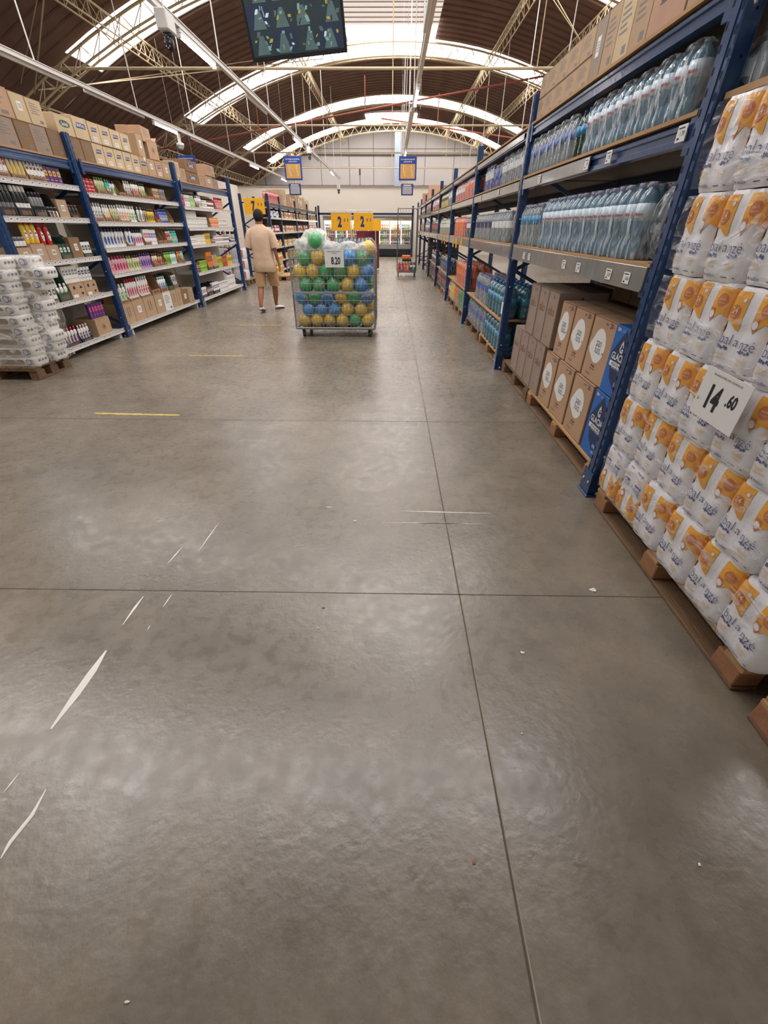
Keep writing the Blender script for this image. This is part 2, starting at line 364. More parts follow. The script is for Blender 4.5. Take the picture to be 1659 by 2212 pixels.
# corrugation ribs of the sheets
y = YB + .2
while y < 37.5:
    if not any(a - .05 < y < c + .05 for a, c in STRIPS):
        n = 30; xs = [-13 + 26.4 * i / n for i in range(n + 1)]
        vs = [(x, y - .03, rz(x) - .004) for x in xs] + [(x, y, rz(x) - .035) for x in xs] + [(x, y + .03, rz(x) - .004) for x in xs]
        rb.add(vs, [(i, i + 1, n + 2 + i, n + 1 + i) for i in range(n)] + [(n + 1 + i, n + 2 + i, 2 * n + 3 + i, 2 * n + 2 + i) for i in range(n)], 0)
    y += 0.42
struct(rb.build('ceiling', [ROOFM]))
k = 0
for a, c in STRIPS:
    if a < YB: continue
    k += 1; b = MB(); arch_sheet(b, XL, XR, a, c, 0, 0.02)
    struct(b.build('window_%d' % k, [SKY]))
# raised daylight boxes along the ridge
for a, c in ((6.4, 8.6), (13.2, 15.6), (20.0, 22.6), (33.2, 35.2)):
    k += 1; b = MB(); b.box(-1.6, 1.45, a, c, 6.86, 6.93, 0)
    struct(b.build('window_%d' % k, [SKY]))
b = MB(); b.box(-1.6, 1.45, 17.0, 20.0, 6.84, 6.9, 0); b.box(-1.6, 1.45, 10.2, 13.2, 6.84, 6.9, 0)
for i in range(8):
    for y0 in (17.0, 10.2): b.box(-1.6, 1.45, y0 + .2 + i * .36, y0 + .23 + i * .36, 6.82, 6.85, 1)
struct(b.build('ceiling_ridge_panel', [SKYS, mat('ridge_batten', (170, 158, 146), .6)]))

# roof trusses
def make_truss():
    r = empty('roof_truss')
    n = 44; XA, XB = -12.4, 12.8
    top = [(XA + (XB - XA) * i / n, 0, rz(XA + (XB - XA) * i / n) - .16) for i in range(n + 1)]
    botL = [(x, -.12, z - .38) for x, _, z in top]; botR = [(x, .12, z - .38) for x, _, z in top]
    b = MB(); b.path(top, .030, 6); b.build('top_chord', CREAM, r)
    b = MB(); b.path(botL, .024, 6); b.path(botR, .024, 6); b.build('bottom_chord', CREAM, r)
    b = MB()
    for i in range(n):
        m_ = tuple((top[i][j] + top[i + 1][j]) / 2 for j in range(3))
        for q in (botL, botR):
            b.tube(q[i], m_, .011, 4, caps=False); b.tube(m_, q[i + 1], .011, 4, caps=False)
        if i % 2 == 0: b.tube(botL[i], botR[i], .01, 4, caps=False)
    b.build('lattice', CREAM, r)
    b = MB(); b.tube((-10.0, 0, 4.65), (10.3, 0, 4.65), .03, 6); b.build('tie_rod', CREAM, r)
    for x in (-6.5, -3.3, 0, 3.5, 6.8): b = MB(); b.tube((x, 0, 4.65), (x, 0, rz(x) - .5), .014, 5); b.build('tie_hanger', CREAM, r)
    return r
TR = [0.8, 7.7, 14.55, 21.5, 28.6, 35.5]
for i, y in enumerate(TR):
    place('truss', make_truss, (0, y, 0), 0, 'cream steel lattice roof arch, %s one counted from the back gable' % nth(len(TR) - i), 'roof truss', 'roof trusses')
# longitudinal lattice girders under the roof
def make_girder():
    r = empty('purlin_girder'); L_ = 46.0
    b = MB(); b.tube((0, 0, 0), (0, L_, 0), .024, 6); b.build('top_chord', CREAM, r)
    b = MB(); b.tube((-.1, 0, -.34), (-.1, L_, -.34), .018, 5); b.tube((.1, 0, -.34), (.1, L_, -.34), .018, 5); b.build('bottom_chord', CREAM, r)
    b = MB(); n = 92
    for i in range(n):
        y = L_ * i / n; h = L_ / n / 2
        for s in (-.1, .1): b.tube((s, y, -.34), (0, y + h, 0), .008, 4, caps=False); b.tube((0, y + h, 0), (s, y + 2 * h, -.34), .008, 4, caps=False)
    b.build('lattice', CREAM, r); return r
GN = {-9.4: 'outermost left', -6.6: 'second from left', -3.3: 'left of the ridge', 3.5: 'right of the ridge', 5.4: 'second from right', 9.0: 'outermost right'}
for x, nm in GN.items():
    place('girder', make_girder, (x, -8.2, rz(x) - .12), 0, 'cream lattice girder running the hall length, ' + nm, 'roof girder', 'roof girders')
RED = mat('red_pipe_paint', (160, 84, 66), 0.6)
def thing_mb(name, mb, mats, label, cat, group=None, loc=None, rotz=0): return tag(mb.build(name, mats, None, loc, rotz), label, cat, group)
b = MB(); b.tube((-8.8, 21.0, 3.9), (5.5, 21.0, 5.9), .028, 6); b.tube((-5, 21, 4.43), (-5, 21, 5.4), .02, 6); b.tube((-1, 21, 4.99), (-1, 21, 5.9), .02, 6)
thing_mb('fire_pipe', b, RED, 'thin red pipe sloping across the roof space left of centre', 'pipe')
b = MB(); b.tube((-0.5, 25.0, 5.4), (7.8, 25.0, 4.5), .028, 6); b.tube((2, 25, 5.15), (2, 25, 6.2), .02, 6)
thing_mb('fire_pipe', b, RED, 'thin red pipe sloping down to the right below the roof', 'pipe')
for (xa, ya, za, xb, yb, zb, nm) in ((-9, 7.9, 4.2, -2.5, 14.5, 6.4, 'left, nearest'), (-2.8, 7.9, 6.4, -9, 14.5, 4.2, 'left, crossing the nearest'), (-9, 14.7, 4.3, -2.5, 21.4, 6.4, 'left, beyond the first skylight'),
        (3, 14.7, 6.5, 9.4, 21.4, 4.2, 'right, beyond the first skylight'), (9.0, 7.8, 4.3, 3.0, 14.5, 6.5, 'right, nearest')):
    b = MB(); b.tube((xa, ya, za), (xb, yb, zb), .014, 5); b.tube((xa, ya + .5, za + .1), (xb, yb - .4, zb + .1), .010, 5)
    thing_mb('wind_brace', b, CREAM, 'slim cream diagonal roof brace, ' + nm, 'roof brace', 'roof braces')

# ---------------------------------------------------------------- lighting tracks
ZT = 3.55
TUBE = mat('fluorescent_tube', (250, 252, 255), 0.3, var=0, emis=(240, 250, 255), es=TUBE_E)
def track(x, y0, y1, tubes, boxes, lab, gl):
    r = empty('lighting_track', (x, y0, ZT), 0, lab, 'lighting track', 'lighting tracks')
    L_ = y1 - y0
    b = MB(); b.box(-.03, .03, 0, L_, 0.02, .075); b.box(-.045, .045, 0, L_, .075, .085); b.build('rail', WSTEEL, r)
    for i, (a, c) in enumerate(boxes):
        b = MB(); b.box(-.075, -.03, a - y0, c - y0, -.02, .06, 0, .008); b.build('cable_duct', WSTEEL, r)
    y = 2.2 + math.fmod(abs(x), 1.0)
    while y < y1 - .3:
        b = MB(); b.tube((0, y - y0, .08), (0, y - y0, rz(x) - ZT - .1), .011, 6); b.build('hanger_rod', WSTEEL, r); y += 3.3
    for i, y in enumerate(tubes):
        t = empty('tube_lamp', (x, y, ZT - .035), 0, 'lit white fluorescent batten, %s from the camera end of the %s ceiling track' % (nth(i + 1), gl), 'lamp', 'fluorescent battens')
        b = MB(); b.box(-.03, .03, -.68, .68, 0, .05, 0, .01); b.build('lamp_housing', WSTEEL, t)
        b = MB(); b.tube((0, -.64, -.016), (0, .64, -.016), .018, 10); b.build('tube', TUBE, t)
        for a_ in (-.68, .64): b = MB(); b.box(-.025, .025, a_, a_ + .04, -.04, 0); b.build('lamp_end', WSTEEL, t)
track(-5.75, -6, 29, (-2.0, 6.2, 14.2, 22.5, 28.3), ((7.0, 10.5), (10.9, 13.2), (16, 20)), 'white ceiling track along the left rack, outermost left', 'left')
track(-2.78, -6, 29, (1.7, 8.6, 16.3, 24.9), ((11.2, 12.8), (18, 21)), 'white ceiling track running above the middle of the aisle', 'middle')
track(0.46, -6, 30.5, (3.9, 11.1, 18.6, 26.0), ((4.5, 8), (12.5, 17)), 'white ceiling track above the right edge of the aisle', 'right')
track(3.7, -6, 30.5, (2.6, 10.1, 17.6, 25.0), (), 'white ceiling track behind the right rack', 'rear right')
# ================================================================ PALLETS
def make_pallet(lx, ly, wood=WOOD, blockm=WOOD_R, h=0.14):
    def mk():
        r = empty('wooden_pallet')
        b = MB(); n = max(4, int(lx / .16)); bw = lx / n
        for i in range(n): b.box(-lx / 2 + i * bw + .008, -lx / 2 + (i + 1) * bw - .008, -ly / 2, ly / 2, h - .022, h, 0, .003)
        for y in (-ly / 2, -.05, ly / 2 - .1): b.box(-lx / 2, lx / 2, y, y + .1, h - .042, h - .022, 0, .002)
        b.build('deck', wood, r)
        for x in (-lx / 2 + .05, 0, lx / 2 - .05):
            for y in (-ly / 2 + .065, 0, ly / 2 - .065):
                c = MB(); j = random.uniform(-.006, .006); c.box(x - .05, x + .05, y - .062 + j, y + .062 + j, .018, h - .042, 0, .004); c.build('block', blockm, r)
            c = MB(); c.box(x - .05, x + .05, -ly / 2, ly / 2, 0, .018, 0, .003); c.build('runner', WOOD_D, r)
        return r
    return mk
def pallet(x, y, lx, ly, lab, kind=0, group=None):
    wd, bl = ((WOOD, WOOD_R), (WOOD_D, WOOD_D))[kind]
    place(('pallet', lx, ly, kind), make_pallet(lx, ly, wd, bl), (x, y, 0), 0, lab, 'pallet', group)

# ================================================================ RACKS
XR0 = 1.30; RD = 1.02
RP = [-0.55, 2.40, 5.35, 8.30, 11.23, 14.13, 17.05, 20.0, 22.95, 25.9]
def upright_mb(h, side, base=0.0):
    """front at local x=0 growing to +x*side ; slots in two columns"""
    b = MB(); s = side
    b.box(min(0, .075 * s), max(0, .075 * s), -.05, .05, 0, h, 0, .006)
    b.box(min(-.004 * s, .0), max(-.004 * s, 0), -.018, .018, .1, h, 0)
    z = .14; k = 0
    while z < h - .05:
        for yy in (-.034, .034):
            zz = z + (.025 if yy > 0 else 0); x = -.0012 * s
            b.add([(x, yy - .005, zz), (x, yy + .005, zz), (x, yy + .005, zz + .026), (x, yy - .005, zz + .026)], [(0, 1, 2, 3)], 1)
        if k % 2 == 0:
            for yy in (-.0512, .0512): b.disc((.045 * s, yy, z), (1, 0, 0), (0, 0, 1), .006, 1, 8)
        z += .062; k += 1
    z = .28
    while z < h - .1:
        b.sphere((.03 * s, -.052, z), .009, 8, 2, (1, .6, 1)); z += .62
    return b
def post(parent, x, y, h, side, m=BLUE):
    p = upright_mb(h, side).build('upright_post', [m, SLOT, BOLT], parent, (x, y, 0))
    b = MB(); b.box(-.02 if side > 0 else -.12, .12 if side > 0 else .02, -.075, .075, 0, .012, 0, .003)
    b.box(-.012 * side, -.004 * side, -.062, .062, .0, .16) if side < 0 else b.box(-.012, -.003, -.062, .062, 0, .16)
    for yy in (-.035, .035): b.sphere((-.014 * side, yy, .09), .011, 8, 1, (.6, 1, 1))
    b.sphere((.05 * side, -.06, .02), .014, 8, 1)
    b.build('base_plate', [m, BOLT], p)
def frame(parent, x0, y, h, depth, side, m=BLUE):
    post(parent, x0, y, h, side, m); post(parent, x0 + depth * side, y, h, -side, m)
    xa, xb = x0 + .06 * side, x0 + (depth - .06) * side
    z = .12; up = True
    for zz in (.14, h - .25):
        b = MB(); b.box(min(xa, xb), max(xa, xb), y - .012, y + .012, zz, zz + .035); b.build('frame_tie', m, parent)
    zs = [.18, .62, 1.06, 1.5, 1.94]
    for a, c in zip(zs, zs[1:]):
        if c > h - .1: break
        b = MB(); p, q = ((xa, y, a), (xb, y, c)) if up else ((xb, y, a), (xa, y, c)); up = not up
        d = Vector(q) - Vector(p); b.box(-.012, .012, -.017, .017, 0, d.length, M=Matrix.Translation(p) @ d.to_track_quat('Z', 'Y').to_matrix().to_4x4())
        b.build('brace', m, parent)
def beam(parent, x, y0, y1, zt, hh, side, m=BLUE, name='beam'):
    """stepped box beam: front face at x, top at zt"""
    s = side; z0 = zt - hh
    prof = [(x, z0), (x, z0 + hh * .28), (x + .010 * s, z0 + hh * .34), (x + .010 * s, z0 + hh * .62), (x, z0 + hh * .68), (x, zt - hh * .12), (x + .01 * s, zt), (x + .05 * s, zt), (x + .05 * s, z0)]
    b = MB(); n = len(prof); b.add([(px, y0, pz) for px, pz in prof] + [(px, y1, pz) for px, pz in prof], [(i, (i + 1) % n, n + (i + 1) % n, n + i) for i in range(n)])
    b.add([(px, y0, pz) for px, pz in prof], [tuple(range(n))]); b.add([(px, y1, pz) for px, pz in prof], [tuple(range(n))])
    xa = x - .006 * s
    for yy in (y0, y1 - .05): b.box(min(xa, x + .01 * s), max(xa, x + .01 * s), yy, yy + .05, z0 - .04, zt + .03, 0, .002)
    b.build(name, m, parent)
def deck(parent, x0, x1, y0, y1, zt, th=.022, m=PLY):
    b = MB(); b.box(min(x0, x1), max(x0, x1), y0, y1, zt - th, zt); b.build('shelf_board', m, parent)
def price_tag(parent, x, y, z, side, txt, w_=.07, h_=.05, m=WHITE):
    b = MB(); s = side; xx = x - .004 * s; U = (0, -1 * s, 0); V = (0, 0, 1)
    b.box(min(xx, xx + .002), max(xx, xx + .002), y - w_ / 2, y + w_ / 2, z - h_ / 2, z + h_ / 2)
    xf = (xx - .0006) if s > 0 else (xx + .0026)
    b.text(txt, (xf, y - .006 * s, z - .002), U, V, .024, 1, .01); b.quad((xf, y, z + .018), U, V, 1, -.028, .02, -.002, .003); b.quad((xf, y + .02 * s, z - .018), U, V, 1, -.006, .012, -.004, .004)
    b.build('price_tag', [m, INK], parent)

DECKM = mat('deck_underside_shade', (46, 44, 46), .6)  # near-black tone stands for the shade below the shelf boards
rr = empty('storage_rack', (0, 0, 0), 0, 'long blue steel rack on the right holding bottled drinks', 'rack')
PHs = [2.75, 2.75, 2.46, 2.46, 2.46, 2.46, 2.46, 2.46, 2.46, 2.46]
for y, h in zip(RP, PHs):
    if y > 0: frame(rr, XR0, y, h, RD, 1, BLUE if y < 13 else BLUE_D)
for i in range(1, len(RP) - 1):
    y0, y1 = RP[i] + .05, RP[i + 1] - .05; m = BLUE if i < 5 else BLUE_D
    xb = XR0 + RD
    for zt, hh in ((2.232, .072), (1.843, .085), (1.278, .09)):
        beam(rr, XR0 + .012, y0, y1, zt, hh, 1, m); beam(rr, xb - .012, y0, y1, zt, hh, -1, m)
        deck(rr, XR0 + .0, xb - .0, y0 + .005, y1 - .005, zt + .023, .016)
        b = MB(); b.box(XR0 + .065, xb - .065, y0 + .005, y1 - .005, zt - .006, zt + .006); b.build('deck_shade_sheet', DECKM, rr)  # thin sheet added under the board, coloured dark to deepen the gaps' shade
    # clear grey price strips clipped on the beams
    if True:
        b = MB(); b.box(XR0 - .002, XR0 + .010, y0 + .02, y1 - .02, 1.178, 1.285, 0, .003); b.box(XR0 - .006, XR0 + .004, y0 + .02, y1 - .02, 1.172, 1.182)
        b.build('price_rail', RAILG, rr)
        a = y0 + (1.15 if i == 1 else .02)
        b = MB(); b.box(XR0 - .002, XR0 + .010, a, y1 - .02, 1.76, 1.838, 0, .003); b.build('price_rail', RAILG, rr)
        b = MB(); b.box(XR0 + .002, XR0 + .010, a + .1, y1 - .02, 2.17, 2.222, 0, .003)
        if i > 1: b.build('price_rail', RAILG, rr)
deck(rr, XR0 + .03, XR0 + RD, .55, RP[1] - .055, 1.898)
for x in (XR0 + .05, XR0 + RD - .1): b = MB(); b.box(x, x + .04, .55, RP[1] - .05, 1.862, 1.876); b.build('beam', BLUE, rr)
for y, t in ((2.65, '1.60'), (2.88, '3.20'), (3.37, '3.20'), (3.66, '2.90'), (4.62, '1.70'), (4.8, '1.70')): price_tag(rr, XR0 - .002, y, 1.222, 1, t, .075, .055)
for y, t in ((2.52, '1.70'), (3.62, '1.50'), (3.28, '1.30'), (4.7, '1.20'), (6.4, '1.20'), (7.6, '1.20')): price_tag(rr, XR0 - .004, y, 1.80, 1, t, .075, .06)
for y in (9.2, 9.9, 10.4, 12.1, 12.7): price_tag(rr, XR0 - .004, y, 1.19, 1, '2.50', .16, .16, YELLOW)
b = MB(); b.box(-.012, -.008, -.035, .035, .62, .74); b.build('post_notice', WHITE, rr, (XR0, 5.35, 0))

# ---------------------------------------------------------------- bottles and shrink packs
def bmat(name, col, tr=.45, rough=.05): return mat('liquid_' + name, col, rough, var=0.10, scale=14, trans=tr, ior=1.33, coat=1.0, bump=.35, bscale=34, stretch=(1, 1, .5))
CLEAR = bmat('clear_water', (208, 222, 230), .7); AQUA = bmat('blue_tint_water', (160, 208, 234), .62); JUG = bmat('teal_jug', (96, 156, 178), .5)
ORA = bmat('orange_drink', (232, 104, 40), .15); REDD = bmat('red_drink', (196, 44, 40), .15); YEL = bmat('yellow_drink', (224, 206, 70), .2)
LIME = bmat('green_drink', (96, 168, 92), .3); DARKG = bmat('dark_green_glass', (52, 72, 56), .2); COLA = bmat('cola', (44, 26, 26), .1)
PINK = bmat('pink_drink', (222, 120, 106), .2); BLUEP = bmat('royal_blue_drink', (50, 66, 160), .2); YCLR = bmat('pale_yellow', (206, 208, 160), .45)
CAPS = {k: plastic('cap_' + k, c) for k, c in dict(lilac=(150, 150, 190), blue=(40, 110, 180), white=(226, 226, 226), purple=(96, 84, 150), grey=(140, 150, 160), red=(176, 40, 40), dark=(40, 40, 50), green=(50, 120, 70), orange=(220, 120, 40)).items()}
LAB = {k: plastic('label_' + k, c) for k, c in dict(pale=(206, 222, 232), blue=(60, 90, 170), cyan=(30, 130, 180), navy=(36, 40, 100), red=(190, 40, 50), white=(228, 228, 226), orange=(230, 120, 40), black=(30, 30, 34), yellow=(230, 190, 50), teal=(70, 140, 172), dkred=(120, 30, 46)).items()}
REDINK = mat('red_ink', (200, 44, 44), .4)
def bprof(kind, h, r):
    if kind == 'water':
        P_ = [(.80, 0), (.98, .03), (1, .10), (.92, .22), (.82, .30), (.93, .38), (1, .46), (1, .52), (1.0, .74), (.97, .79), (.74, .87), (.34, .935), (.30, .95), (.36, .952), (.36, 1.0)]; lab = (.52, .74); cap = .952
    elif kind == 'jug':
        P_ = [(.86, 0), (1, .03), (1, .12), (.95, .15), (1, .18), (1, .30), (.95, .33), (1, .36), (1, .62), (.95, .65), (1, .68), (.96, .76), (.62, .88), (.28, .92), (.34, .925), (.34, 1.0)]; lab = (.36, .62); cap = .925
    else:
        P_ = [(.76, 0), (.96, .04), (1, .12), (.94, .30), (.97, .40), (.97, .46), (.97, .68), (.92, .74), (.66, .86), (.34, .93), (.32, .95), (.38, .952), (.38, 1.0)]; lab = (.46, .68); cap = .952
    return P_, lab, cap
def make_bottle(parent, x, y, h, r, kind, liq, labm, capm, full, n=14, txt=None):
    P_, lab, cap = bprof(kind, h, r)
    prof = [(a * r, z * h, 1 if lab[0] - 1e-6 <= z < lab[1] - 1e-6 else (2 if z >= cap - 1e-6 else 0)) for a, z in P_]
    if full:
        body = MB(); body.lathe([(a, z, 0) for a, z, _ in prof if z < (cap + .001) * h], n)
        o = body.build('bottle', [liq], parent, (x, y, 0))
        c = MB(); c.lathe([(.37 * r, cap * h - .002, 0), (.37 * r, h, 0), (.3 * r, h + .002, 0)], n); c.build('cap', [capm], o)
        l = MB(); l.lathe([(1.012 * r, lab[0] * h, 0), (1.012 * r, lab[1] * h, 0)], 18)
        if txt:
            zc = (lab[0] * .62 + lab[1] * .38) * h
            fn = lambda a, b_: (math.sin(a / r) * r * 1.03, -math.cos(a / r) * r * 1.03, zc + b_)
            l.text(txt, (0, 0, 0), (1, 0, 0), (0, 0, 1), .021, 1, .01, fn=fn)
            fn2 = lambda a, b_: (math.sin(a / r) * r * 1.03, -math.cos(a / r) * r * 1.03, zc - .022 + b_)
            l.text('agua mineral', (0, 0, 0), (1, 0, 0), (0, 0, 1), .012, 2, .0, fn=fn2)
        l.build('label', [labm, REDINK, INKGREY], o)
        return o
    b = MB(); b.lathe(prof, n)
    return b.build('bottle', [liq, labm, capm], parent, (x, y, 0))
WRAP = film('shrink_wrap', (236, 240, 244), .12, 1.0, 24.0, (1, 1, .22), hi=.62, rough=.1)
WRAPM = film('milky_bag_film', (236, 236, 236), .5, 1.0, 9.0, (1, 1, .6), hi=.8)
def wrap_mb(lx, ly, h, n=32, top=.78, neck=.72, seed=1, wr=.004):
    b = MB(); rings = []
    for z, k in ((0.002, 1), (h * .12, 1), (h * .3, .985), (h * .5, 1), (h * top, 1), (h * .88, .5 + neck / 2), (h * .97, neck), (h * 1.005, neck * .9)):
        ring = []
        for i in range(n):
            t = 2 * math.pi * i / n; c, s = math.cos(t), math.sin(t); q = (abs(c) ** 6 + abs(s) ** 6) ** (-1 / 6)
            w_ = wr * noise.noise(Vector((c * 3 + seed, s * 3, z * 14)))
            ring.append((c * q * (lx / 2 * k + .004 + w_), s * q * (ly / 2 * (.5 + k / 2) + .004 + w_), z))
        rings.append(ring)
    b.loft(rings); return b
def make_pack(nx, ny, r, h, kind, liq, labm, capm, full=False, txt=None, wrap=True, n=12, wm=None, frontonly=False):
    def mk():
        o = empty('bottle_pack')
        for j in range(ny):
            for i in range(nx):
                x = (i - (nx - 1) / 2) * 2.02 * r; y = (j - (ny - 1) / 2) * 2.02 * r
                make_bottle(o, x, y, h, r, kind, liq, labm, capm, full, n, txt if j == 0 else None)
        if wrap: wrap_mb(nx * 2.02 * r, ny * 2.02 * r, h).build('shrink_wrap', wm or WRAP, o)
        return o
    return mk
def row_packs(key, mk, y0, y1, wid, x, z, look, where, group, jit=.006, cat='bottle pack', start=1):
    n = int((y1 - y0 + .02) / wid); 
    for i in range(n):
        y = y0 + wid * (i + .5)
        place(key, mk, (x + random.uniform(-jit, jit), y, z), R(-90 + random.uniform(-1.5, 1.5)), '%s, %s along %s' % (look, nth(start + i), where), cat, group)
    return n
BAYS = {1: 'nearest right bay', 2: 'second right bay', 3: 'third right bay', 4: 'fourth right bay', 5: 'fifth right bay', 6: 'sixth right bay', 7: 'seventh right bay', 8: 'eighth right bay'}
Z1, Z2 = 1.302, 1.867
sm = make_pack(2, 2, .054, .345, 'water', AQUA, LAB['pale'], CAPS['lilac'], True, 'San Mateo', n=16)
row_packs('sm', sm, 2.72, 4.62, .222, XR0 + .115, Z1, 'blue water pack with pale labels', 'lower beam shelf, nearest right bay', 'blue water packs on the lower beam shelf')
smb = make_pack(2, 2, .054, .345, 'water', AQUA, LAB['pale'], CAPS['purple'], n=10)
row_packs('smb', smb, 2.50, 4.62, .222, XR0 + .36, Z1, 'blue water pack in the rear row', 'lower beam shelf, nearest right bay', 'rear blue water packs on the lower beam shelf')
cy = make_pack(2, 2, .05, .325, 'water', CLEAR, LAB['cyan'], CAPS['lilac'], True, n=12)
row_packs('cy', cy, 4.64, 5.29, .205, XR0 + .115, Z1, 'clear water pack with cyan labels', 'lower shelf beside the second post', 'cyan label water packs')
# upper shelf of the nearest bay
sm2 = make_pack(2, 2, .050, .262, 'water', AQUA, LAB['pale'], CAPS['grey'], True, 'San Mateo', n=14)
row_packs('sm2', sm2, 2.62, 3.9, .206, XR0 + .115, Z2, 'pale blue water pack', 'upper beam shelf, nearest right bay', 'pale water packs on the upper beam shelf')
sm2b = make_pack(2, 2, .050, .262, 'water', CLEAR, LAB['pale'], CAPS['grey'], n=10)
row_packs('sm2b', sm2b, 2.5, 3.9, .206, XR0 + .35, Z2, 'pale water pack in the rear row', 'upper beam shelf, nearest right bay', 'rear water packs on the upper beam shelf')
dk = make_pack(2, 1, .046, .262, 'soda', DARKG, LAB['cyan'], CAPS['blue'], True, n=12, wrap=False)
place('dk', dk, (XR0 + .07, 3.99, Z2), R(-90), 'pair of dark bottles with bright blue labels and caps on upper shelf', 'bottles')
sl2 = make_pack(2, 2, .045, .262, 'soda', CLEAR, LAB['blue'], CAPS['grey'], True, n=12)
row_packs('sl2', sl2, 4.10, 5.30, .192, XR0 + .105, Z2, 'clear water pack with blue labels', 'upper beam shelf, nearest right bay', 'blue label water packs upper shelf')
# bay 0 shelf above the paper stack
dkb = make_pack(3, 2, .045, .26, 'soda', CLEAR, LAB['black'], CAPS['dark'], False, n=12)
row_packs('dkb', dkb, 1.2, 2.32, .28, XR0 + .16, 1.90, 'black-labelled clear bottle pack', 'board above the toilet paper stack', 'bottle packs above the paper stack')
SPEC = {   # bay: {level: [(share, look, nx, ny, r, h, kind, liquid, label, cap, depth rows)]}
 2: {Z1: [(1.0, 'clear bottle pack with white neck wrap', 3, 2, .052, .31, 'soda', CLEAR, 'white', 'white'), (1.5, 'clear bottle pack with navy and red labels', 3, 2, .050, .31, 'soda', CLEAR, 'navy', 'white')],
     Z2: [(1.4, 'clear bottle pack with silver caps', 3, 2, .045, .27, 'soda', CLEAR, 'white', 'grey'), (.7, 'royal blue drink pack', 3, 2, .040, .24, 'soda', BLUEP, 'blue', 'white'), (.75, 'blue and white bottle pack', 3, 2, .045, .27, 'soda', BLUEP, 'white', 'white')]},
 3: {Z1: [(.8, 'dark green soda pack', 3, 2, .05, .30, 'soda', DARKG, 'white', 'white'), (.6, 'red soda pack', 3, 2, .05, .30, 'soda', REDD, 'red', 'white'), (1.45, 'orange soda pack', 3, 2, .05, .31, 'soda', ORA, 'orange', 'orange')],
     Z2: [(1.4, 'coral pink drink pack', 3, 2, .05, .27, 'soda', PINK, 'orange', 'white'), (1.45, 'pink and white bottle pack', 3, 2, .05, .27, 'soda', PINK, 'white', 'red')]},
 4: {Z1: [(2.8, 'pale yellow soda pack', 3, 2, .05, .31, 'soda', YCLR, 'white', 'white')],
     Z2: [(1.0, 'clear wrapped bottle pack', 3, 2, .05, .28, 'soda', CLEAR, 'white', 'white'), (1.8, 'yellow and black bottle pack', 3, 2, .05, .27, 'soda', YEL, 'black', 'dark')]},
 5: {Z1: [(2.8, 'dark cola pack with red labels', 3, 2, .05, .31, 'soda', COLA, 'red', 'white')],
     Z2: [(2.8, 'pinkish bottle pack', 3, 2, .05, .27, 'soda', PINK, 'white', 'white')]},
 6: {Z1: [(2.8, 'cola pack with white caps', 3, 2, .05, .31, 'soda', COLA, 'white', 'white')],
     Z2: [(2.8, 'brown bottle pack', 3, 2, .05, .27, 'soda', COLA, 'orange', 'orange')]},
 7: {Z1: [(2.8, 'red and dark bottle pack', 3, 2, .05, .31, 'soda', COLA, 'red', 'red')],
     Z2: [(2.8, 'dark bottle pack', 3, 2, .05, .27, 'soda', COLA, 'white', 'dark')]},
}
for bay, lv in SPEC.items():
    for z, items in lv.items():
        y = RP[bay] + (.44 if bay == 2 and z == Z1 else .08); st = 1
        for (ln, look, nx, ny, r, h, kind, liq, la, ca) in items:
            wid = nx * 2.02 * r + .012
            k = ('sp', look); mk = make_pack(nx, ny, r, h, kind, liq, LAB[la], CAPS[ca], False, n=12 if bay < 4 else 8)
            nm = 'lower' if z == Z1 else 'upper'
            n = row_packs(k, mk, y, y + ln, wid, XR0 + .125, z, look, '%s shelf, %s' % (nm, BAYS[bay]), '%s, %s shelf, %s' % (look, nm, BAYS[bay]))
            if bay < 4: row_packs(k, mk, y, y + ln, wid, XR0 + .36, z, 'rear ' + look, '%s shelf, %s' % (nm, BAYS[bay]), 'rear %s, %s' % (look, BAYS[bay]))
            y += n * wid + .02
# big loose clear bag in front of the second bay bottles
b = MB(); b.sphere((0, 0, .17), .17, 20, 0, (.8, .45, 1.0), lambda d: 1 + .16 * noise.noise(d * 2.4) + .10 * noise.noise(d * 6))
thing_mb('plastic_bag', b, WRAPM, 'crumpled milky plastic bag bulging over the lower shelf, second right bay', 'plastic bag', loc=(XR0 + .11, 5.60, Z1 + .008), rotz=R(-90))
b = MB(); b.sphere((0, 0, .16), .16, 20, 0, (.75, .6, 1.05), lambda d: 1 + .16 * noise.noise(d * 2.9 + Vector((4, 0, 0))) + .12 * noise.noise(d * 7))
thing_mb('plastic_bag', b, WRAP, 'crinkled clear film bundle at the near end of the lower shelf', 'plastic film', loc=(XR0 + .11, 2.575, Z1 + .008), rotz=R(-90))

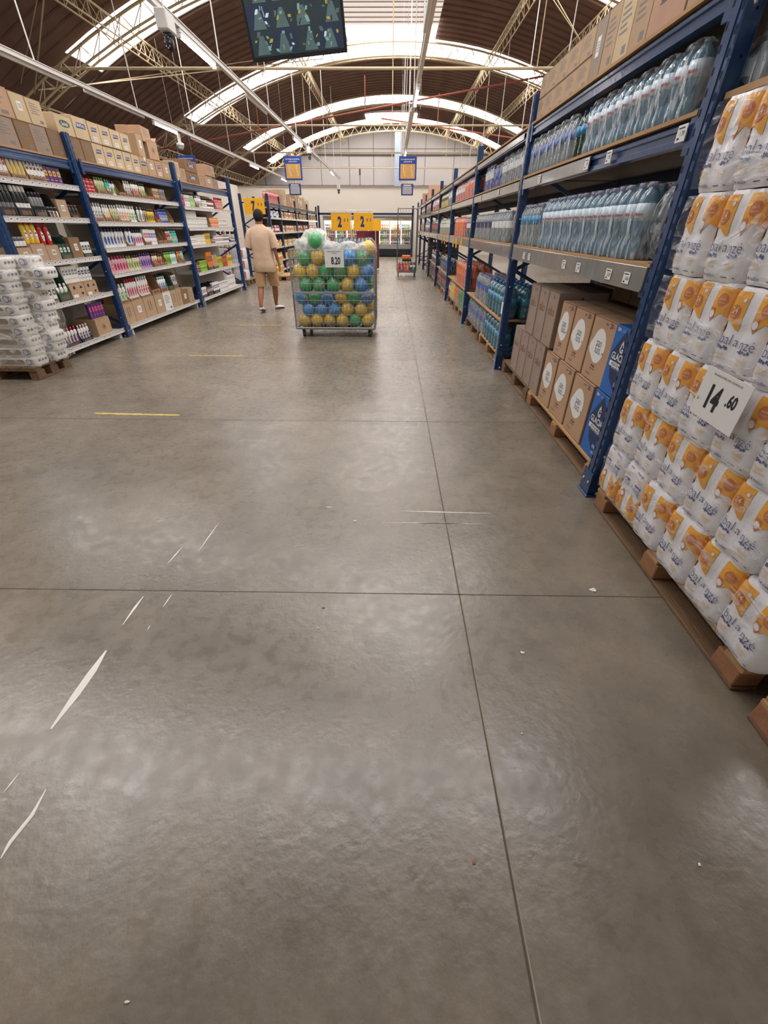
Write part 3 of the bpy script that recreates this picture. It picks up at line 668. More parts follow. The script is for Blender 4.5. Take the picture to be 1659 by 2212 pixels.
# ---------------------------------------------------------------- cartons of water on pallets, nearest bay
BLUEBOX = mat('blue_printed_carton', (40, 104, 184), .45, var=.05); DBLUE = mat('navy_print', (32, 52, 92), .5)
def seams(b, w, d, h, ti=1, side=True):
    b.quad((0, -d / 2 - .0006, h), (1, 0, 0), (0, 0, 1), ti, -w / 2, w / 2, -.006, -.001)
    b.quad((0, 0, h + .0006), (1, 0, 0), (0, 1, 0), ti, -w / 2, w / 2, -.003, .003)
    b.quad((0, 0, h + .0004), (1, 0, 0), (0, 1, 0), 3, -w / 2, w / 2, -.028, .028)
def make_carton(w, d, h, style, base=CARD, ink=None):
    def mk():
        b = MB(); b.box(-w / 2, w / 2, -d / 2, d / 2, 0, h, 0, .004); seams(b, w, d, h)
        U, V = (1, 0, 0), (0, 0, 1); F_ = -d / 2 - .0009; G_ = F_ - .0006
        ms = [base, INKBROWN, WHITE, TAPE, ink or INK, INKGREY, WHITE]
        if style == 'sanluis':
            r = .098; c = (-.01, F_, h * .57)
            n = 30; pts = []
            for i in range(n):
                t = 2 * math.pi * i / n; rr_ = r * (1 + (.38 * max(0, math.cos(t - R(192))) ** 14)); pts.append((c[0] + math.cos(t) * rr_ * min(1, w / .3), F_, c[2] + math.sin(t) * rr_ * 1.1))
            b.add(pts, [tuple(range(n))], 2)
            b.text('san', (-.006, G_, h * .62), U, V, .076, 4, -.004, .86); b.text('luis.', (.0, G_, h * .512), U, V, .076, 4, -.004, .86)
            b.text('co', (.072 * w / .33, G_, h * .495), U, V, .022, 4, .02)
            b.text('20', (w * .30, F_, h * .925), U, V, .042, 4, .01); b.text('CAJA', (w * .10, F_, h * .93), U, V, .018, 4)
            b.text('L', (w * .42, F_, h * .92), U, V, .024, 4)
            b.text('sin gas', (-w * .05, F_, h * .25), U, V, .024, 4, .01); b.text('agua de mesa', (-w * .05, F_, h * .20), U, V, .015, 4)
            b.text('San Luis', (-w * .2, F_, h * .10), U, V, .022, 5)
        elif style == 'glacial':
            b.add([(-w * .42, F_, h * .60), (0, F_, h * .97), (w * .47, F_, h * .72), (w * .47, F_, h * .28), (w * .12, F_, h * .12), (-w * .2, F_, h * .26)], [tuple(range(6))], 4)
            b.text('SIN', (-w * .33, F_, h * .945), U, V, .026, 2, .03); b.text('GAS', (-w * .10, F_, h * .945), U, V, .026, 5, .03)
            s = .03; o = (0, G_, h * .70)
            b.add([(-s * .6, G_, h * .745), (s * .6, G_, h * .745), (0, G_, h * .83)], [(0, 1, 2)], 2)
            b.text('G', (0, G_, h * .70), U, V, .060, 2, .03); b.quad((0, G_ - .0004, h * .755), U, V, 4, -.006, .006, -.008, .004)
            b.text('GLACIAL', (0, G_, h * .575), U, V, .058, 2, .02, .84)
            b.quad((0, G_, h * .465), U, V, 2, -w * .36, w * .36, -.015, .015); b.text('AGUA DE MESA', (0, G_ - .0006, h * .465), U, V, .025, 4, .01, .82)
            b.text('purificada y ozonizada', (0, G_, h * .415), U, V, .014, 2)
            b.quad((w * .2, G_, h * .20), U, V, 5, -.028, .028, -.012, .012); b.text('20 L', (w * .2, F_, h * .10), U, V, .022, 2, .02)
            ms = [BLUEBOX, mat('carton_edge', (60, 110, 170), .6), WHITE, BLUEBOX, DBLUE, mat('pale_blue_print', (120, 160, 210), .5), WHITE]
        elif style == 'cielo':
            b.text('CIELO', (0, F_, h * .62), U, V, .064, 1, .01, .95); b.text('^', (.0, F_, h * .69), U, V, .06, 1, .01); b.text('20 L', (.02, F_, h * .9), U, V, .03, 1)
            b.add([(-.02, F_, h * .16), (.02, F_, h * .16), (0, F_, h * .22)], [(0, 1, 2)], 5)
            b.quad((-w / 2 + .004, F_, h / 2), U, V, 6, -.004, .012, -h * .47, h * .47)
            xs_ = w / 2 + .0009
            b.text('CIELO', (xs_, 0, h * .80), (0, 1, 0), V, .075, 4, .01, 1.1); b.text('^', (xs_, -.008, h * .87), (0, 1, 0), V, .06, 4, .01)
            b.add([(xs_, -.02, h * .55), (xs_, .02, h * .55), (xs_, 0, h * .62)], [(0, 1, 2)], 4)
            ms[6] = mat('purple_tape', (92, 84, 104), .4)
        elif style == 'oval':
            n = 20; b.add([(math.cos(6.283 * i / n) * w * .30 , F_, h * .55 + (math.sin(6.283 * i / n) * .30 + (.05 if math.sin(6.283 * i / n) > 0 else 0)) * h * .55) for i in range(n)], [tuple(range(n))], 4)
            b.text('Savital', (0, G_, h * .55), U, V, w * .15, 2, .01)
            b.text('12 und', (0, F_, h * .22), U, V, h * .07, 5)
        elif style == 'avital':
            b.add([(-w * .27, F_, h * .52), (w * .27, F_, h * .55), (w * .27, F_, h * .74), (-w * .22, F_, h * .72)], [(0, 1, 2, 3)], 4)
            b.text('SAVITAL', (0, G_, h * .635), U, V, w * .12, 2, .01)
            b.quad((-w * .05, F_, h * .2), U, V, 2, -w * .2, w * .2, -h * .10, h * .10)
            for i in range(5): b.quad((-w * .05 - w * .13 + i * w * .065, G_, h * .2), U, V, 4, -.003, .002, -h * .06, h * .06)
            b.text('Shampoo 24 x 350 ml', (0, F_, h * .87), U, V, h * .055, 5)
        elif style == 'big_avital':
            b.add([(-w * .34, F_, h * .48), (w * .34, F_, h * .50), (w * .34, F_, h * .74), (-w * .28, F_, h * .72)], [(0, 1, 2, 3)], 4)
            b.text('SAVITAL', (0, G_, h * .61), U, V, w * .15, 2, .02)
            b.quad((w / 2 - .04, F_, h * .9), U, V, 3, -.03, .03, -h * .1, h * .1)
        elif style == 'blueshapes':
            b.add([(-w * .38, F_, h * .12), (-w * .05, F_, h * .10), (-w * .04, F_, h * .30), (-w * .2, F_, h * .42), (-w * .36, F_, h * .36)], [tuple(range(5))], 4)
            b.add([(w * .12, F_, h * .12), (w * .34, F_, h * .10), (w * .34, F_, h * .32), (w * .16, F_, h * .30)], [tuple(range(4))], 4)
            b.quad((-w * .24, F_, h * .52), U, V, 4, -.006, .006, -h * .12, h * .12); b.quad((w * .05, F_, h * .42), U, V, 4, -.02, .02, -.02, .02)
        elif style == 'label':
            b.quad((0, F_, h * .55), U, V, 2, -w * .16, w * .16, -h * .16, h * .16)
            for i in range(4): b.quad((0, G_, h * .62 - i * h * .045), U, V, 5, -w * .12, w * .12, -.003, .002)
        elif style == 'arrows':
            for x, s_ in ((-w * .22, 1), (w * .24, 1), (w * .24, -1)):
                z = h * (.72 if s_ > 0 else .30); b.add([(x - w * .11, F_, z - s_ * h * .08), (x + w * .11, F_, z - s_ * h * .08), (x, F_, z + s_ * h * .10)], [(0, 1, 2)], 4) if x > 0 else b.disc((x, F_, z), U, V, h * .11, 4, 16)
            b.quad((-w * .25, F_, h * .22), U, V, 2, -w * .16, w * .16, -h * .09, h * .09)
        elif style == 'bars':
            for x in (-w * .12, w * .08): b.quad((x, F_, h * .58), U, V, 4, -w * .02, w * .02, -h * .24, h * .24)
        elif style == 'text':
            for i in range(5): b.quad((0, F_, h * (.8 - i * .09)), U, V, 5, -w * .34, w * (.1 + .2 * ((i * 7) % 3) / 2), -h * .016, h * .014)
            b.quad((w * .2, F_, h * .16), U, V, 5, -w * .12, w * .12, -h * .06, h * .06)
        elif style == 'barcode':
            for z in (.72, .42):
                for i in range(12): b.quad((-w * .22 + i * w * .036, F_, h * z), U, V, 4, -.004, .003 + .003 * (i % 3), -h * .06, h * .06)
                b.quad((0, F_, h * (z + .075)), U, V, 4, -w * .26, w * .26, -.002, .002); b.quad((0, F_, h * (z - .075)), U, V, 4, -w * .26, w * .26, -.002, .002)
        elif style == 'circle':
            b.disc((0, F_, h * .5), U, V, h * .16, 1, 20); b.disc((0, G_, h * .5), U, V, h * .13, 0, 20); b.disc((0, G_ - .0005, h * .5), U, V, h * .09, 1, 7)
            b.text('24 und.', (-w * .22, F_, h * .88), U, V, h * .06, 5)
        return b.build('carton', ms)
    return mk
def carton_at(w, d, h, style, x, y, z, rot, lab, group=None, base=CARD, ink=None, cat='carton', jit=.8):
    return place(('carton', w, d, h, style, base.name, ink.name if ink else ''), make_carton(w, d, h, style, base, ink), (x, y, z), R(rot + random.uniform(-jit, jit)), lab, cat, group)
pallet(1.86, 3.30, 1.0, 1.60, 'pine pallet under the brown and blue water cartons, near bay')
pallet(1.86, 4.68, 1.0, 1.10, 'weathered pallet under the grey water cartons beside second post', 1)
SLB = carton('warm', (186, 150, 120)); CLB = carton('mauve', (160, 138, 122))
for lay, (z, hh) in enumerate(((.142, .425), (.570, .40))):
    ln = ('bottom', 'top')[lay]
    yy = ((2.66, .28), (3.0, .34), (3.37, .33), (3.71, .29)) if lay == 0 else ((2.63, .27), (2.945, .34), (3.30, .32), (3.62, .27))
    for i, (y, wd) in enumerate(yy):
        if i == 0: carton_at(.27, .36, hh - .003, 'glacial', 1.56, y, z, -90, 'blue water carton with white lettering, %s one beside the post' % ('lower', 'upper')[lay], jit=.2)
        else: carton_at(wd, .34, hh - .003, 'sanluis', 1.55 + .01 * lay, y, z, -90, 'brown water carton with white circle, %s from the post in %s layer' % (nth(i), ln), 'brown water cartons', base=SLB, jit=.4)
    for i in range(4):
        carton_at(.30, .34, hh - .02, 'text', 1.92, 2.72 + i * .32, z, -90, 'brown carton behind the front row, %s from the post, %s layer' % (nth(i + 1), ln), 'cartons in the second row', base=CARD_DARK)
for lay, (z, hh) in enumerate(((.142, .44), (.585, .43))):
    ys = (4.02, 4.28, 4.54, 4.80) if lay == 0 else (3.94, 4.20, 4.47)
    for i, y in enumerate(ys):
        carton_at(.25, .40, hh - .003, 'cielo', 1.57, y + (.0 if lay else 0.0), z, -90, 'grey brown water carton with faint lettering, %s from the brown ones in %s layer' % (nth(i + 1), ('bottom', 'top')[lay]), 'grey brown water cartons', base=CLB, jit=.3)
for i, x in enumerate((1.98,)):
    for j, y in enumerate((4.0, 4.27, 4.54)):
        for lay, z in enumerate((.142, .575)):
            carton_at(.25, .40, .43, 'cielo', x, y, z, -90, 'dark lettered water carton in the rear row, %s, %s layer' % (nth(j + 1), ('bottom', 'top')[lay]), 'rear lettered water cartons', base=CARD_DARK)
for i, y in enumerate((3.05, 3.35, 3.65)):
    carton_at(.28, .34, .12, 'cielo', 1.95, y, .975, -90, 'flat dark carton on top of the rear water cartons, %s' % nth(i + 1), 'flat cartons on the rear row', base=CARD_DARK)

# top level cartons of the nearest bay
y = 2.55
tops = [(.34, .30, 'text', CARD), (.36, .33, 'barcode', carton('rosy', (186, 146, 122))), (.20, .30, 'text', CARD), (.20, .30, 'text', CARD_PALE), (.18, .30, 'text', CARD), (.18, .30, 'label', CARD_GREY), (.24, .15, 'text', CARD), (.24, .15, 'text', CARD), (.24, .15, 'text', CARD), (.24, .15, 'text', CARD), (.22, .15, 'text', CARD)]
for i, (wd, hh, st, base) in enumerate(tops):
    n = 2 if hh < .2 else 1
    for k in range(n):
        carton_at(wd, .38, hh - .004, st, XR0 + .22, y + wd / 2, 2.257 + k * hh, -90, 'tape sealed brown carton atop the rack, %s from near post%s' % (nth(i + 1), (', lower', ', upper')[k] if n == 2 else ''), 'cartons on top of the right rack', base=base)
    y += wd + .008
# floor level drinks of the farther bays
for bay in range(2, 8):
    y0 = RP[bay] + .12
    if bay < 6:
        for i in range(2):
            pallet(1.84, y0 + .66 + i * 1.36, 1.0, 1.26, 'wooden pallet under drinks, %s one in the %s' % (('nearer', 'farther')[i], BAYS[bay]), i % 2, 'pallets under the drinks')
JUGM = make_pack(2, 1, .085, .36, 'jug', JUG, LAB['teal'], CAPS['blue'], True, n=16, wrap=False)
FL = {
 2: ([('teal water jug pair', 'jug', 1.2), ('clear water pack with royal blue labels', (3, 2, .046, .32, CLEAR, 'blue', 'blue'), 1.5)],
     [('teal water jug pair', 'jug', 1.2), ('clear water pack with blue and white labels', (3, 2, .05, .34, CLEAR, 'blue', 'lilac'), .95)]),
 3: ([('green soda pack', (3, 2, .05, .33, LIME, 'green_', 'green'), .95), ('orange soda pack', (3, 2, .05, .31, ORA, 'orange', 'orange'), .64), ('yellow soda pack', (3, 2, .05, .31, YEL, 'yellow', 'white'), .64), ('coral soda pack', (3, 2, .05, .31, PINK, 'white', 'white'), .4)],
     [('tall orange soda pack', (3, 2, .055, .38, ORA, 'orange', 'orange'), 1.7)]),
 4: ([('cola pack with white caps', (3, 2, .05, .32, COLA, 'red', 'white'), 2.6)], [('cola pack with navy labels', (3, 2, .05, .30, COLA, 'blue', 'white'), 2.0)]),
 5: ([('dark soda pack', (3, 2, .05, .32, COLA, 'dkred', 'white'), 2.6)], [('dark soda pack with white labels', (3, 2, .05, .30, COLA, 'white', 'red'), 2.0)]),
}
LAB['green_'] = plastic('label_green', (60, 130, 70))
for bay, (lo, up) in FL.items():
    for lv, items in ((0, lo), (1, up)):
        y = RP[bay] + .14; z = .142 if lv == 0 else .532
        nm = ('bottom', 'second')[lv]
        for look, p, ln in items:
            if p == 'jug':
                row_packs('jug', JUGM, y, y + ln, .36, XR0 + .13, z, look, 'front of %s tier, %s' % (nm, BAYS[bay]), 'teal jugs, %s tier' % nm, jit=.01)
                row_packs('jug', JUGM, y, y + ln, .36, XR0 + .33, z, 'rear ' + look, '%s tier, %s' % (nm, BAYS[bay]), 'teal jugs behind, %s tier' % nm, jit=.01)
                y += int(ln / .36) * .36 + .04
            else:
                nx, ny, r, h, liq, la, ca = p; wid = nx * 2.02 * r + .012; k = ('fl', look)
                mk = make_pack(nx, ny, r, h, 'soda', liq, LAB[la], CAPS[ca], False, n=10)
                n = row_packs(k, mk, y, y + ln, wid, XR0 + .14, z, look, '%s tier, %s' % (nm, BAYS[bay]), '%s, %s' % (look, BAYS[bay]))
                if bay < 4: row_packs(k, mk, y, y + ln, wid, XR0 + .38, z, 'rear ' + look, '%s tier, %s' % (nm, BAYS[bay]), 'rear %s, %s' % (look, BAYS[bay]))
                y += n * wid + .02
    b = MB(); b.box(XR0 + .015, XR0 + .95, RP[bay] + .1, RP[bay + 1] - .15, .512, .528)
    thing_mb('plywood_sheet', b, PLY, 'thin plywood sheet between the two tiers of drinks, ' + BAYS[bay], 'board', 'plywood sheets between drink tiers')
# stacked empty pallets farther down
for k in range(8):
    place(('pallet', 1.0, 1.2, 1), make_pallet(1.0, 1.2, WOOD_D, WOOD_D), (1.86, RP[6] + .85, .141 * k), 0, 'grey empty pallet, %s up in the stack beyond the sodas' % nth(k + 1), 'pallet', 'stacked empty pallets')
for i, (y, z, wd, hh) in enumerate(((19.0, 2.257, .5, .42), (19.6, 2.257, .42, .25), (22.0, 2.257, .4, .3), (22.6, 2.257, .35, .38))):
    carton_at(wd, .4, hh, 'text', XR0 + .24, y, z, -90, 'brown carton on the far top of the right rack, %s from camera' % nth(i + 1), 'far cartons on the right rack', base=SLB)

# ================================================================ TOILET PAPER STACK
PW = mat('toilet_pack_film', (236, 234, 236), .28, var=.03, scale=14, bump=.35, bscale=22, coat=.55, stretch=(1, 1, .4))
PO = mat('orange_pack_print', (240, 168, 36), .3, var=.06, scale=12, coat=.5, bump=.3, bscale=22); PBR = mat('rust_pack_print', (204, 112, 48), .3, var=.05, coat=.5)
PBL = mat('blue_pack_print', (48, 66, 126), .35, coat=.4); PTAN = mat('tan_pack_print', (226, 190, 130), .4, coat=.4); PNUM = mat('pale_orange_print', (240, 196, 150), .4)
def make_paper():
    W, D, Hh = .229, .30, .284; E_ = 8.0
    def yf(x, v):
        s = 1 - .07 * abs(2 * v - 1) ** 8 - .022 * math.exp(-((v - .52) / .05) ** 2)
        a = W / 2 * s; b_ = D / 2 * s; q = max(0, 1 - abs(min(.999, abs(x) / a)) ** E_) ** (1 / E_)
        return -b_ * q - .007 * abs(math.sin(2 * math.pi * x / W)) * min(1, q * 1.5) - .003 * noise.noise(Vector((x * 22, v * 6, 3)))
    mb = MB(); n = 40; rings = []
    for k in range(17):
        v = k / 16; s = 1 - .07 * abs(2 * v - 1) ** 8 - .022 * math.exp(-((v - .52) / .05) ** 2); ring = []
        for i in range(n):
            t = 2 * math.pi * i / n; c, s_ = math.cos(t), math.sin(t); q = (abs(c) ** E_ + abs(s_) ** E_) ** (-1 / E_)
            x = W / 2 * s * c * q; y = D / 2 * s * s_ * q
            if s_ < 0: y = yf(x, v) if abs(c * q) < .995 else y
            ring.append((x, y, v * Hh + (.006 * noise.noise(Vector((c * 2, s_ * 2, 9))) if k == 16 else 0)))
        rings.append(ring)
    mb.loft(rings, 0)
    fn = lambda u, v, off=.0022: (u * W, yf(u * W, v) - off, v * Hh)
    def region(us, lo, hi, mi, off=.0018, nn=6):
        for (u0, u1) in zip(us, us[1:]):
            for k in range(nn):
                f_ = lambda u, t: fn(u, lo(u) + (hi(u) - lo(u)) * t, off)
                mb.add([f_(u0, k / nn), f_(u1, k / nn), f_(u1, (k + 1) / nn), f_(u0, (k + 1) / nn)], [(0, 1, 2, 3)], mi, True)
    lin = lambda a, c, m_: [a + (c - a) * i / m_ for i in range(m_ + 1)]
    top = lambda u: .955
    region(lin(-.49, -.10, 12), lambda u: .56 + .05 * math.sin(u * 14) - (.10 if u < -.40 else 0), top, 1)
    region(lin(.12, .49, 12), lambda u: .60 + .045 * math.sin(u * 18 + 1), top, 1)
    region(lin(.14, .26, 6), lambda u: .52 + .06 * abs(u - .2) / .06, lambda u: .70, 2, .0026, 3)
    def disc(u, v, r, mi, off):
        pts = [fn(u + math.cos(6.283 * i / 18) * r, v + math.sin(6.283 * i / 18) * r * W / Hh, off) for i in range(18)]
        mb.add(pts + [fn(u, v, off)], [(i, (i + 1) % 18, 18) for i in range(18)], mi)
    disc(-.28, .72, .105, 2, .0032); disc(.32, .80, .10, 2, .0032); disc(.20, .62, .06, 0, .0036); disc(-.17, .86, .03, 0, .0034)
    tx = lambda t, u, v, sz, mi, bold=0, off=.0042, sx=1: mb.text(t, (0, 0, 0), (1, 0, 0), (0, 0, 1), sz, mi, bold, sx, fn=lambda a, c: fn(u + a / W, min(.98, max(.02, v + c / Hh)), off))
    tx('24', -.28, .735, .030, 5, .02); tx('rollos', -.28, .675, .011, 5); tx('pack', .32, .815, .016, 5, .01); tx('ahorro', .32, .77, .011, 5)
    tx('bal', -.24, .40, .054, 3, -.012); tx('nzé', .22, .385, .052, 3, -.012); tx('a', -.03, .39, .048, 3, -.012)
    for i, u in enumerate((-.36, -.31, -.27, -.22, -.17, .10, .14, .19, .24, .29)): region([u - .02, u + .017], lambda q: .275 + .012 * (i % 2), lambda q: .325 - .01 * (i % 3), 3, .0030, 1)
    tx('Papel', -.27, .225, .022, 4); tx('higiénico', -.24, .175, .016, 4); tx('doble', .22, .21, .020, 4)
    tx('hoja', .22, .165, .018, 4); tx('24 rollos', -.20, .07, .017, 3, .01); region([.1, .4], lambda q: .055, lambda q: .066, 3, .003, 1)
    r = mb.build('toilet_paper_pack', [PW, PO, PBR, PBL, PTAN, PNUM])
    for sx in (1,):   # sealed fold on top
        c = MB(); c.add([(-.10, -.02, Hh - .002), (.10, -.018, Hh - .002), (.09, -.03, Hh + .006), (-.08, -.034, Hh + .005)], [(0, 1, 2, 3)]); c.build('seal_flap', [PW], r)
    return r
pallet(1.82, 1.605, 1.04, 1.30, 'light pine pallet carrying the wrapped toilet paper stack')
pallet(1.79, .30, 1.0, 1.1, 'pine pallet at the right edge, nearer than the toilet paper')
xs0 = [1.28, 1.275, 1.262, 1.256, 1.25, 1.245]
rows_ = [2.272, 2.249, 2.236, 2.19, 2.20, 2.21]
for k in range(6):
    for i in range(6):
        y = rows_[k] - .226 * (i + .5) + random.uniform(-.006, .006); z = .144 + .2845 * k
        flip = (k == 0 and i < 2)
        place('paper', make_paper, (xs0[k] + .155 + random.uniform(-.006, .008), y, z + (.283 if flip else 0)), R(-90 + random.uniform(-3, 3)),
              '%stoilet paper pack with orange print, %s from rack post in %s row up' % ('upside-down ' if flip else '', nth(i + 1), nth(k + 1)), 'toilet paper pack', 'orange and white toilet paper packs', tilt=(0, math.pi) if flip else (random.uniform(-.02, .02), random.uniform(-.02, .02)))
STRETCH = film('stretch_film', (240, 240, 242), .16, 1.0, 12.0, (1, .6, 1.6), hi=.42)
def flapsheet(pts_fn, nu, nv, name, label, group=None, m=None):
    b = MB(); vs = [pts_fn(i / nu, j / nv) for j in range(nv + 1) for i in range(nu + 1)]
    b.add(vs, [(j * (nu + 1) + i, j * (nu + 1) + i + 1, (j + 1) * (nu + 1) + i + 1, (j + 1) * (nu + 1) + i) for j in range(nv) for i in range(nu)], 0, True)
    return thing_mb(name, b, m or STRETCH, label, 'plastic film', group)
for k in range(6):
    z0 = .144 + .2845 * k
    flapsheet(lambda u, v, k=k, z0=z0: (xs0[k] - .014 + .006 * noise.noise(Vector((u * 9, v * 3, k))) + (.03 * max(0, .04 - u) / .04), 2.27 - .02 * (k > 0) + .018 * (1 - u) * math.sin(v * 3) - u * 1.33 , z0 + .015 + v * .262),
              50, 8, 'stretch_film', 'clear wrinkled film sheet wrapped across the %s row of toilet paper' % nth(k + 1), 'film bands round the toilet paper')
# price sheet 14.60
def sheet(name, w_, h_, label, draw, loc, rotz, tilt=(0, 0), m=WHITE, mats=(), th=.002):
    r = empty(name, loc, rotz, label, 'price sign'); r.rotation_euler = (tilt[0], tilt[1], rotz)
    b = MB(); b.box(-w_ / 2, w_ / 2, -th / 2, th / 2, -h_ / 2, h_ / 2); b.build('sheet', m, r)
    b = MB(); draw(b, -th / 2 - .0008, (1, 0, 0), (0, 0, 1)); b.build('lettering', [INK] + list(mats), r); return r
def d1460(b, y, U, V):
    b.text('14', (-.035, y, -.01), U, V, .118, 0, .04, .66); b.text('.60', (.060, y, .012), U, V, .062, 0, .035, .68); b.text('S/', (-.105, y, -.03), U, V, .016, 0)
    b.text('BALANZE PAPEL HIG. X24 ROLLOS', (0, y, .072), U, V, .010, 0)
sheet('price_sheet', .245, .178, 'white paper price sheet reading 14.60 on the toilet paper stack', d1460, (1.205, 1.515, .93), R(-90), (0, R(2)))
# ================================================================ LEFT RACK
def LX(y): return -4.165 + 0.0235 * (y - 5.4)
LP = [5.40, 7.03, 10.02, 12.98]
lr = empty('display_rack', (0, 0, 0), 0, 'blue steel rack on the left with white shelves of toiletries', 'rack')
LD = .92
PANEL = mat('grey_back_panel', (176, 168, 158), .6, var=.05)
SHT = {'A': (1.875, 1.525, 1.085, .635, .125), 'B': (1.815, 1.49, 1.175, .85, .145), 'C': (1.765, 1.42, 1.12, .63, .15)}
TS = (1, 1, 1.12)
BN = {'A': 'nearest left bay', 'B': 'middle left bay', 'C': 'farthest left bay'}
SN = ('top', 'second', 'third', 'fourth', 'bottom')
LH = [2.20, 2.43, 2.43, 2.43]
for y, h in zip(LP, LH): frame(lr, LX(y), y, h if y > 6 else 2.12, LD, -1)
for i, bay in enumerate('ABC'):
    y0, y1 = LP[i] + .05, LP[i + 1] - .05; X = LX((y0 + y1) / 2)
    beam(lr, X - .012, y0, y1, 2.150, .092, -1); beam(lr, X - LD + .02, y0, y1, 2.150, .092, 1); deck(lr, X - .01, X - LD + .01, y0 + .01, y1 - .01, 2.168, .018)
    b = MB(); b.box(X - .52, X - .50, y0, y1, .05, 2.05); b.build('back_panel', PANEL, lr)
    for z in SHT[bay]:
        b = MB(); b.box(X - .495, X - .02, y0, y1, z - .022, z, 0, .003); b.build('shelf_board', WSTEEL, lr)
        b = MB(); b.box(X - .02, X - .012, y0 - .01, y1 + .01, z - .040, z + .012, 0, .002); b.box(X - .024, X - .006, y0 - .01, y1 + .01, z + .008, z + .014); b.box(X - .024, X - .006, y0 - .01, y1 + .01, z - .044, z - .038)
        yy = y0 + .06
        while yy < y1 - .1:
            b.box(X - .012, X - .0105, yy, yy + .055, z - .030, z + .002, 1); b.box(X - .0105, X - .0100, yy + .012, yy + .042, z - .02, z - .006, 2); yy += random.choice((.09, .12, .2))
        b.build('price_rail', [RAILW, WHITE, INKGREY], lr)
    for yy in (y0 + .06, y1 - .12): b = MB(); b.box(X - .46, X - .05, yy, yy + .06, 0, SHT[bay][4] - .022); b.build('shelf_foot', WSTEEL, lr)
# product kinds (front faces local -Y)
PC = {k: plastic('pk_' + k, c, .3) for k, c in dict(white=(236, 234, 230), cream=(226, 212, 180), pink=(226, 90, 130), magenta=(186, 40, 100), lilac=(186, 150, 200), purple=(96, 50, 120), green=(110, 170, 70),
     lime=(150, 200, 60), teal=(70, 178, 156), aqua=(150, 210, 210), orange=(232, 130, 50), yellow=(236, 196, 60), red=(196, 40, 44), navy=(36, 44, 96), blue=(50, 90, 170), brown=(90, 60, 48), black=(34, 32, 34),
     grey=(130, 132, 132), dgreen=(44, 84, 66), tan=(196, 166, 120), rose=(226, 180, 186)).items()}
TRD = carton('tray_black', (54, 50, 50)); TRG = mat('tray_green', (50, 84, 70), .7)
TRAYC = {'brown': carton('tray', (150, 116, 84)), 'black': TRD, 'green': TRG, 'pale': CARD_PALE, 'navy': mat('tray_navy', (40, 42, 66), .7)}
def mk_bottle(w, h, body, cap, lab):
    def mk():
        b = MB(); r = w / 2
        b.lathe([(r * .9, 0, 0), (r, .01, 0), (r, h * .2, 0), (r * .93, h * .5, 0), (r * .98, h * .68, 0), (r * .86, h * .78, 0), (r * .45, h * .83, 0)], 14, sy=.62)
        for s in (1,):
            pts = [(math.cos(6.283 * i / 14) * r * .62, -r * .64, h * .38 + math.sin(6.283 * i / 14) * h * .22) for i in range(14)]; b.add(pts, [tuple(range(14))], 1)
            b.quad((0, -r * .66, h * .44), (1, 0, 0), (0, 0, 1), 2, -r * .38, r * .38, -.008, .008); b.quad((0, -r * .66, h * .28), (1, 0, 0), (0, 0, 1), 2, -r * .25, r * .25, -.004, .004)
        o = b.build('shampoo_bottle', [PC[body], PC[lab], PC[cap]])
        c = MB(); c.lathe([(r * .52, h * .82, 0), (r * .55, h * .9, 0), (r * .45, h, 0)], 12, sy=.8); c.build('cap', PC[cap], o); return o
    return mk
def mk_can(w, h, body, cap):
    def mk():
        b = MB(); r = w / 2; b.lathe([(r, 0, 0), (r, h * .3, 1), (r, h * .45, 0), (r, h * .74, 0), (r * .8, h * .8, 0)], 14); o = b.build('canister', [PC[body], PC[cap]])
        c = MB(); c.lathe([(r * .82, h * .79, 0), (r * .8, h * .97, 0), (r * .6, h, 0)], 12); c.build('cap', PC[cap], o); return o
    return mk
def mk_jar(w, h, body, lid):
    def mk():
        b = MB(); r = w / 2; b.lathe([(r * .94, 0, 0), (r, .01, 1), (r, h * .6, 0), (r * .9, h * .7, 0)], 12); o = b.build('jar', [PC[body], PC['white' if body != 'white' else lid]])
        c = MB(); c.lathe([(r * .98, h * .68, 0), (r * .98, h, 0)], 12); c.build('lid', PC[lid], o); return o
    return mk
def mk_box(w, h, body, acc, d=None):
    def mk():
        dd = d or w * .6; b = MB(); b.box(-w / 2, w / 2, -dd / 2, dd / 2, 0, h, 0, .002); F_ = -dd / 2 - .0008
        b.quad((0, F_, h * .62), (1, 0, 0), (0, 0, 1), 1, -w * .36, w * .36, -h * .14, h * .16); b.disc((0, F_ - .0005, h * .62), (1, 0, 0), (0, 0, 1), min(w, h) * .16, 0, 12)
        b.quad((0, F_, h * .25), (1, 0, 0), (0, 0, 1), 1, -w * .3, w * .3, -.003, .003)
        return b.build('product_box', [PC[body], PC[acc]])
    return mk
def mk_tray(w, h, d, colr):
    def mk():
        b = MB(); t = .004; lip = h * .28
        b.box(-w / 2, w / 2, -d / 2, d / 2, 0, t); b.box(-w / 2, w / 2, d / 2 - t, d / 2, t, h)
        for s in (-1, 1):
            x0, x1 = (s * w / 2 - (t if s > 0 else 0)), (s * w / 2 + (t if s < 0 else 0))
            pr = [(-d / 2, t), (-d / 2, lip), (-d / 2 + d * .22, h * .93), (-d / 2 + d * .3, h), (d / 2 - t, h), (d / 2 - t, t)]
            b.add([(x0, y, z) for y, z in pr] + [(x1, y, z) for y, z in pr], [tuple(range(6)), tuple(range(6, 12))[::-1]] + [(i, (i + 1) % 6, 6 + (i + 1) % 6, 6 + i) for i in range(6)])
        b.box(-w / 2, w / 2, -d / 2, -d / 2 + t, t, lip); b.quad((0, -d / 2 - .0008, lip * .5), (1, 0, 0), (0, 0, 1), 1, -w * .3, w * .3, -lip * .22, lip * .22)
        return b.build('display_carton', [TRAYC[colr], INKBROWN])
    return mk
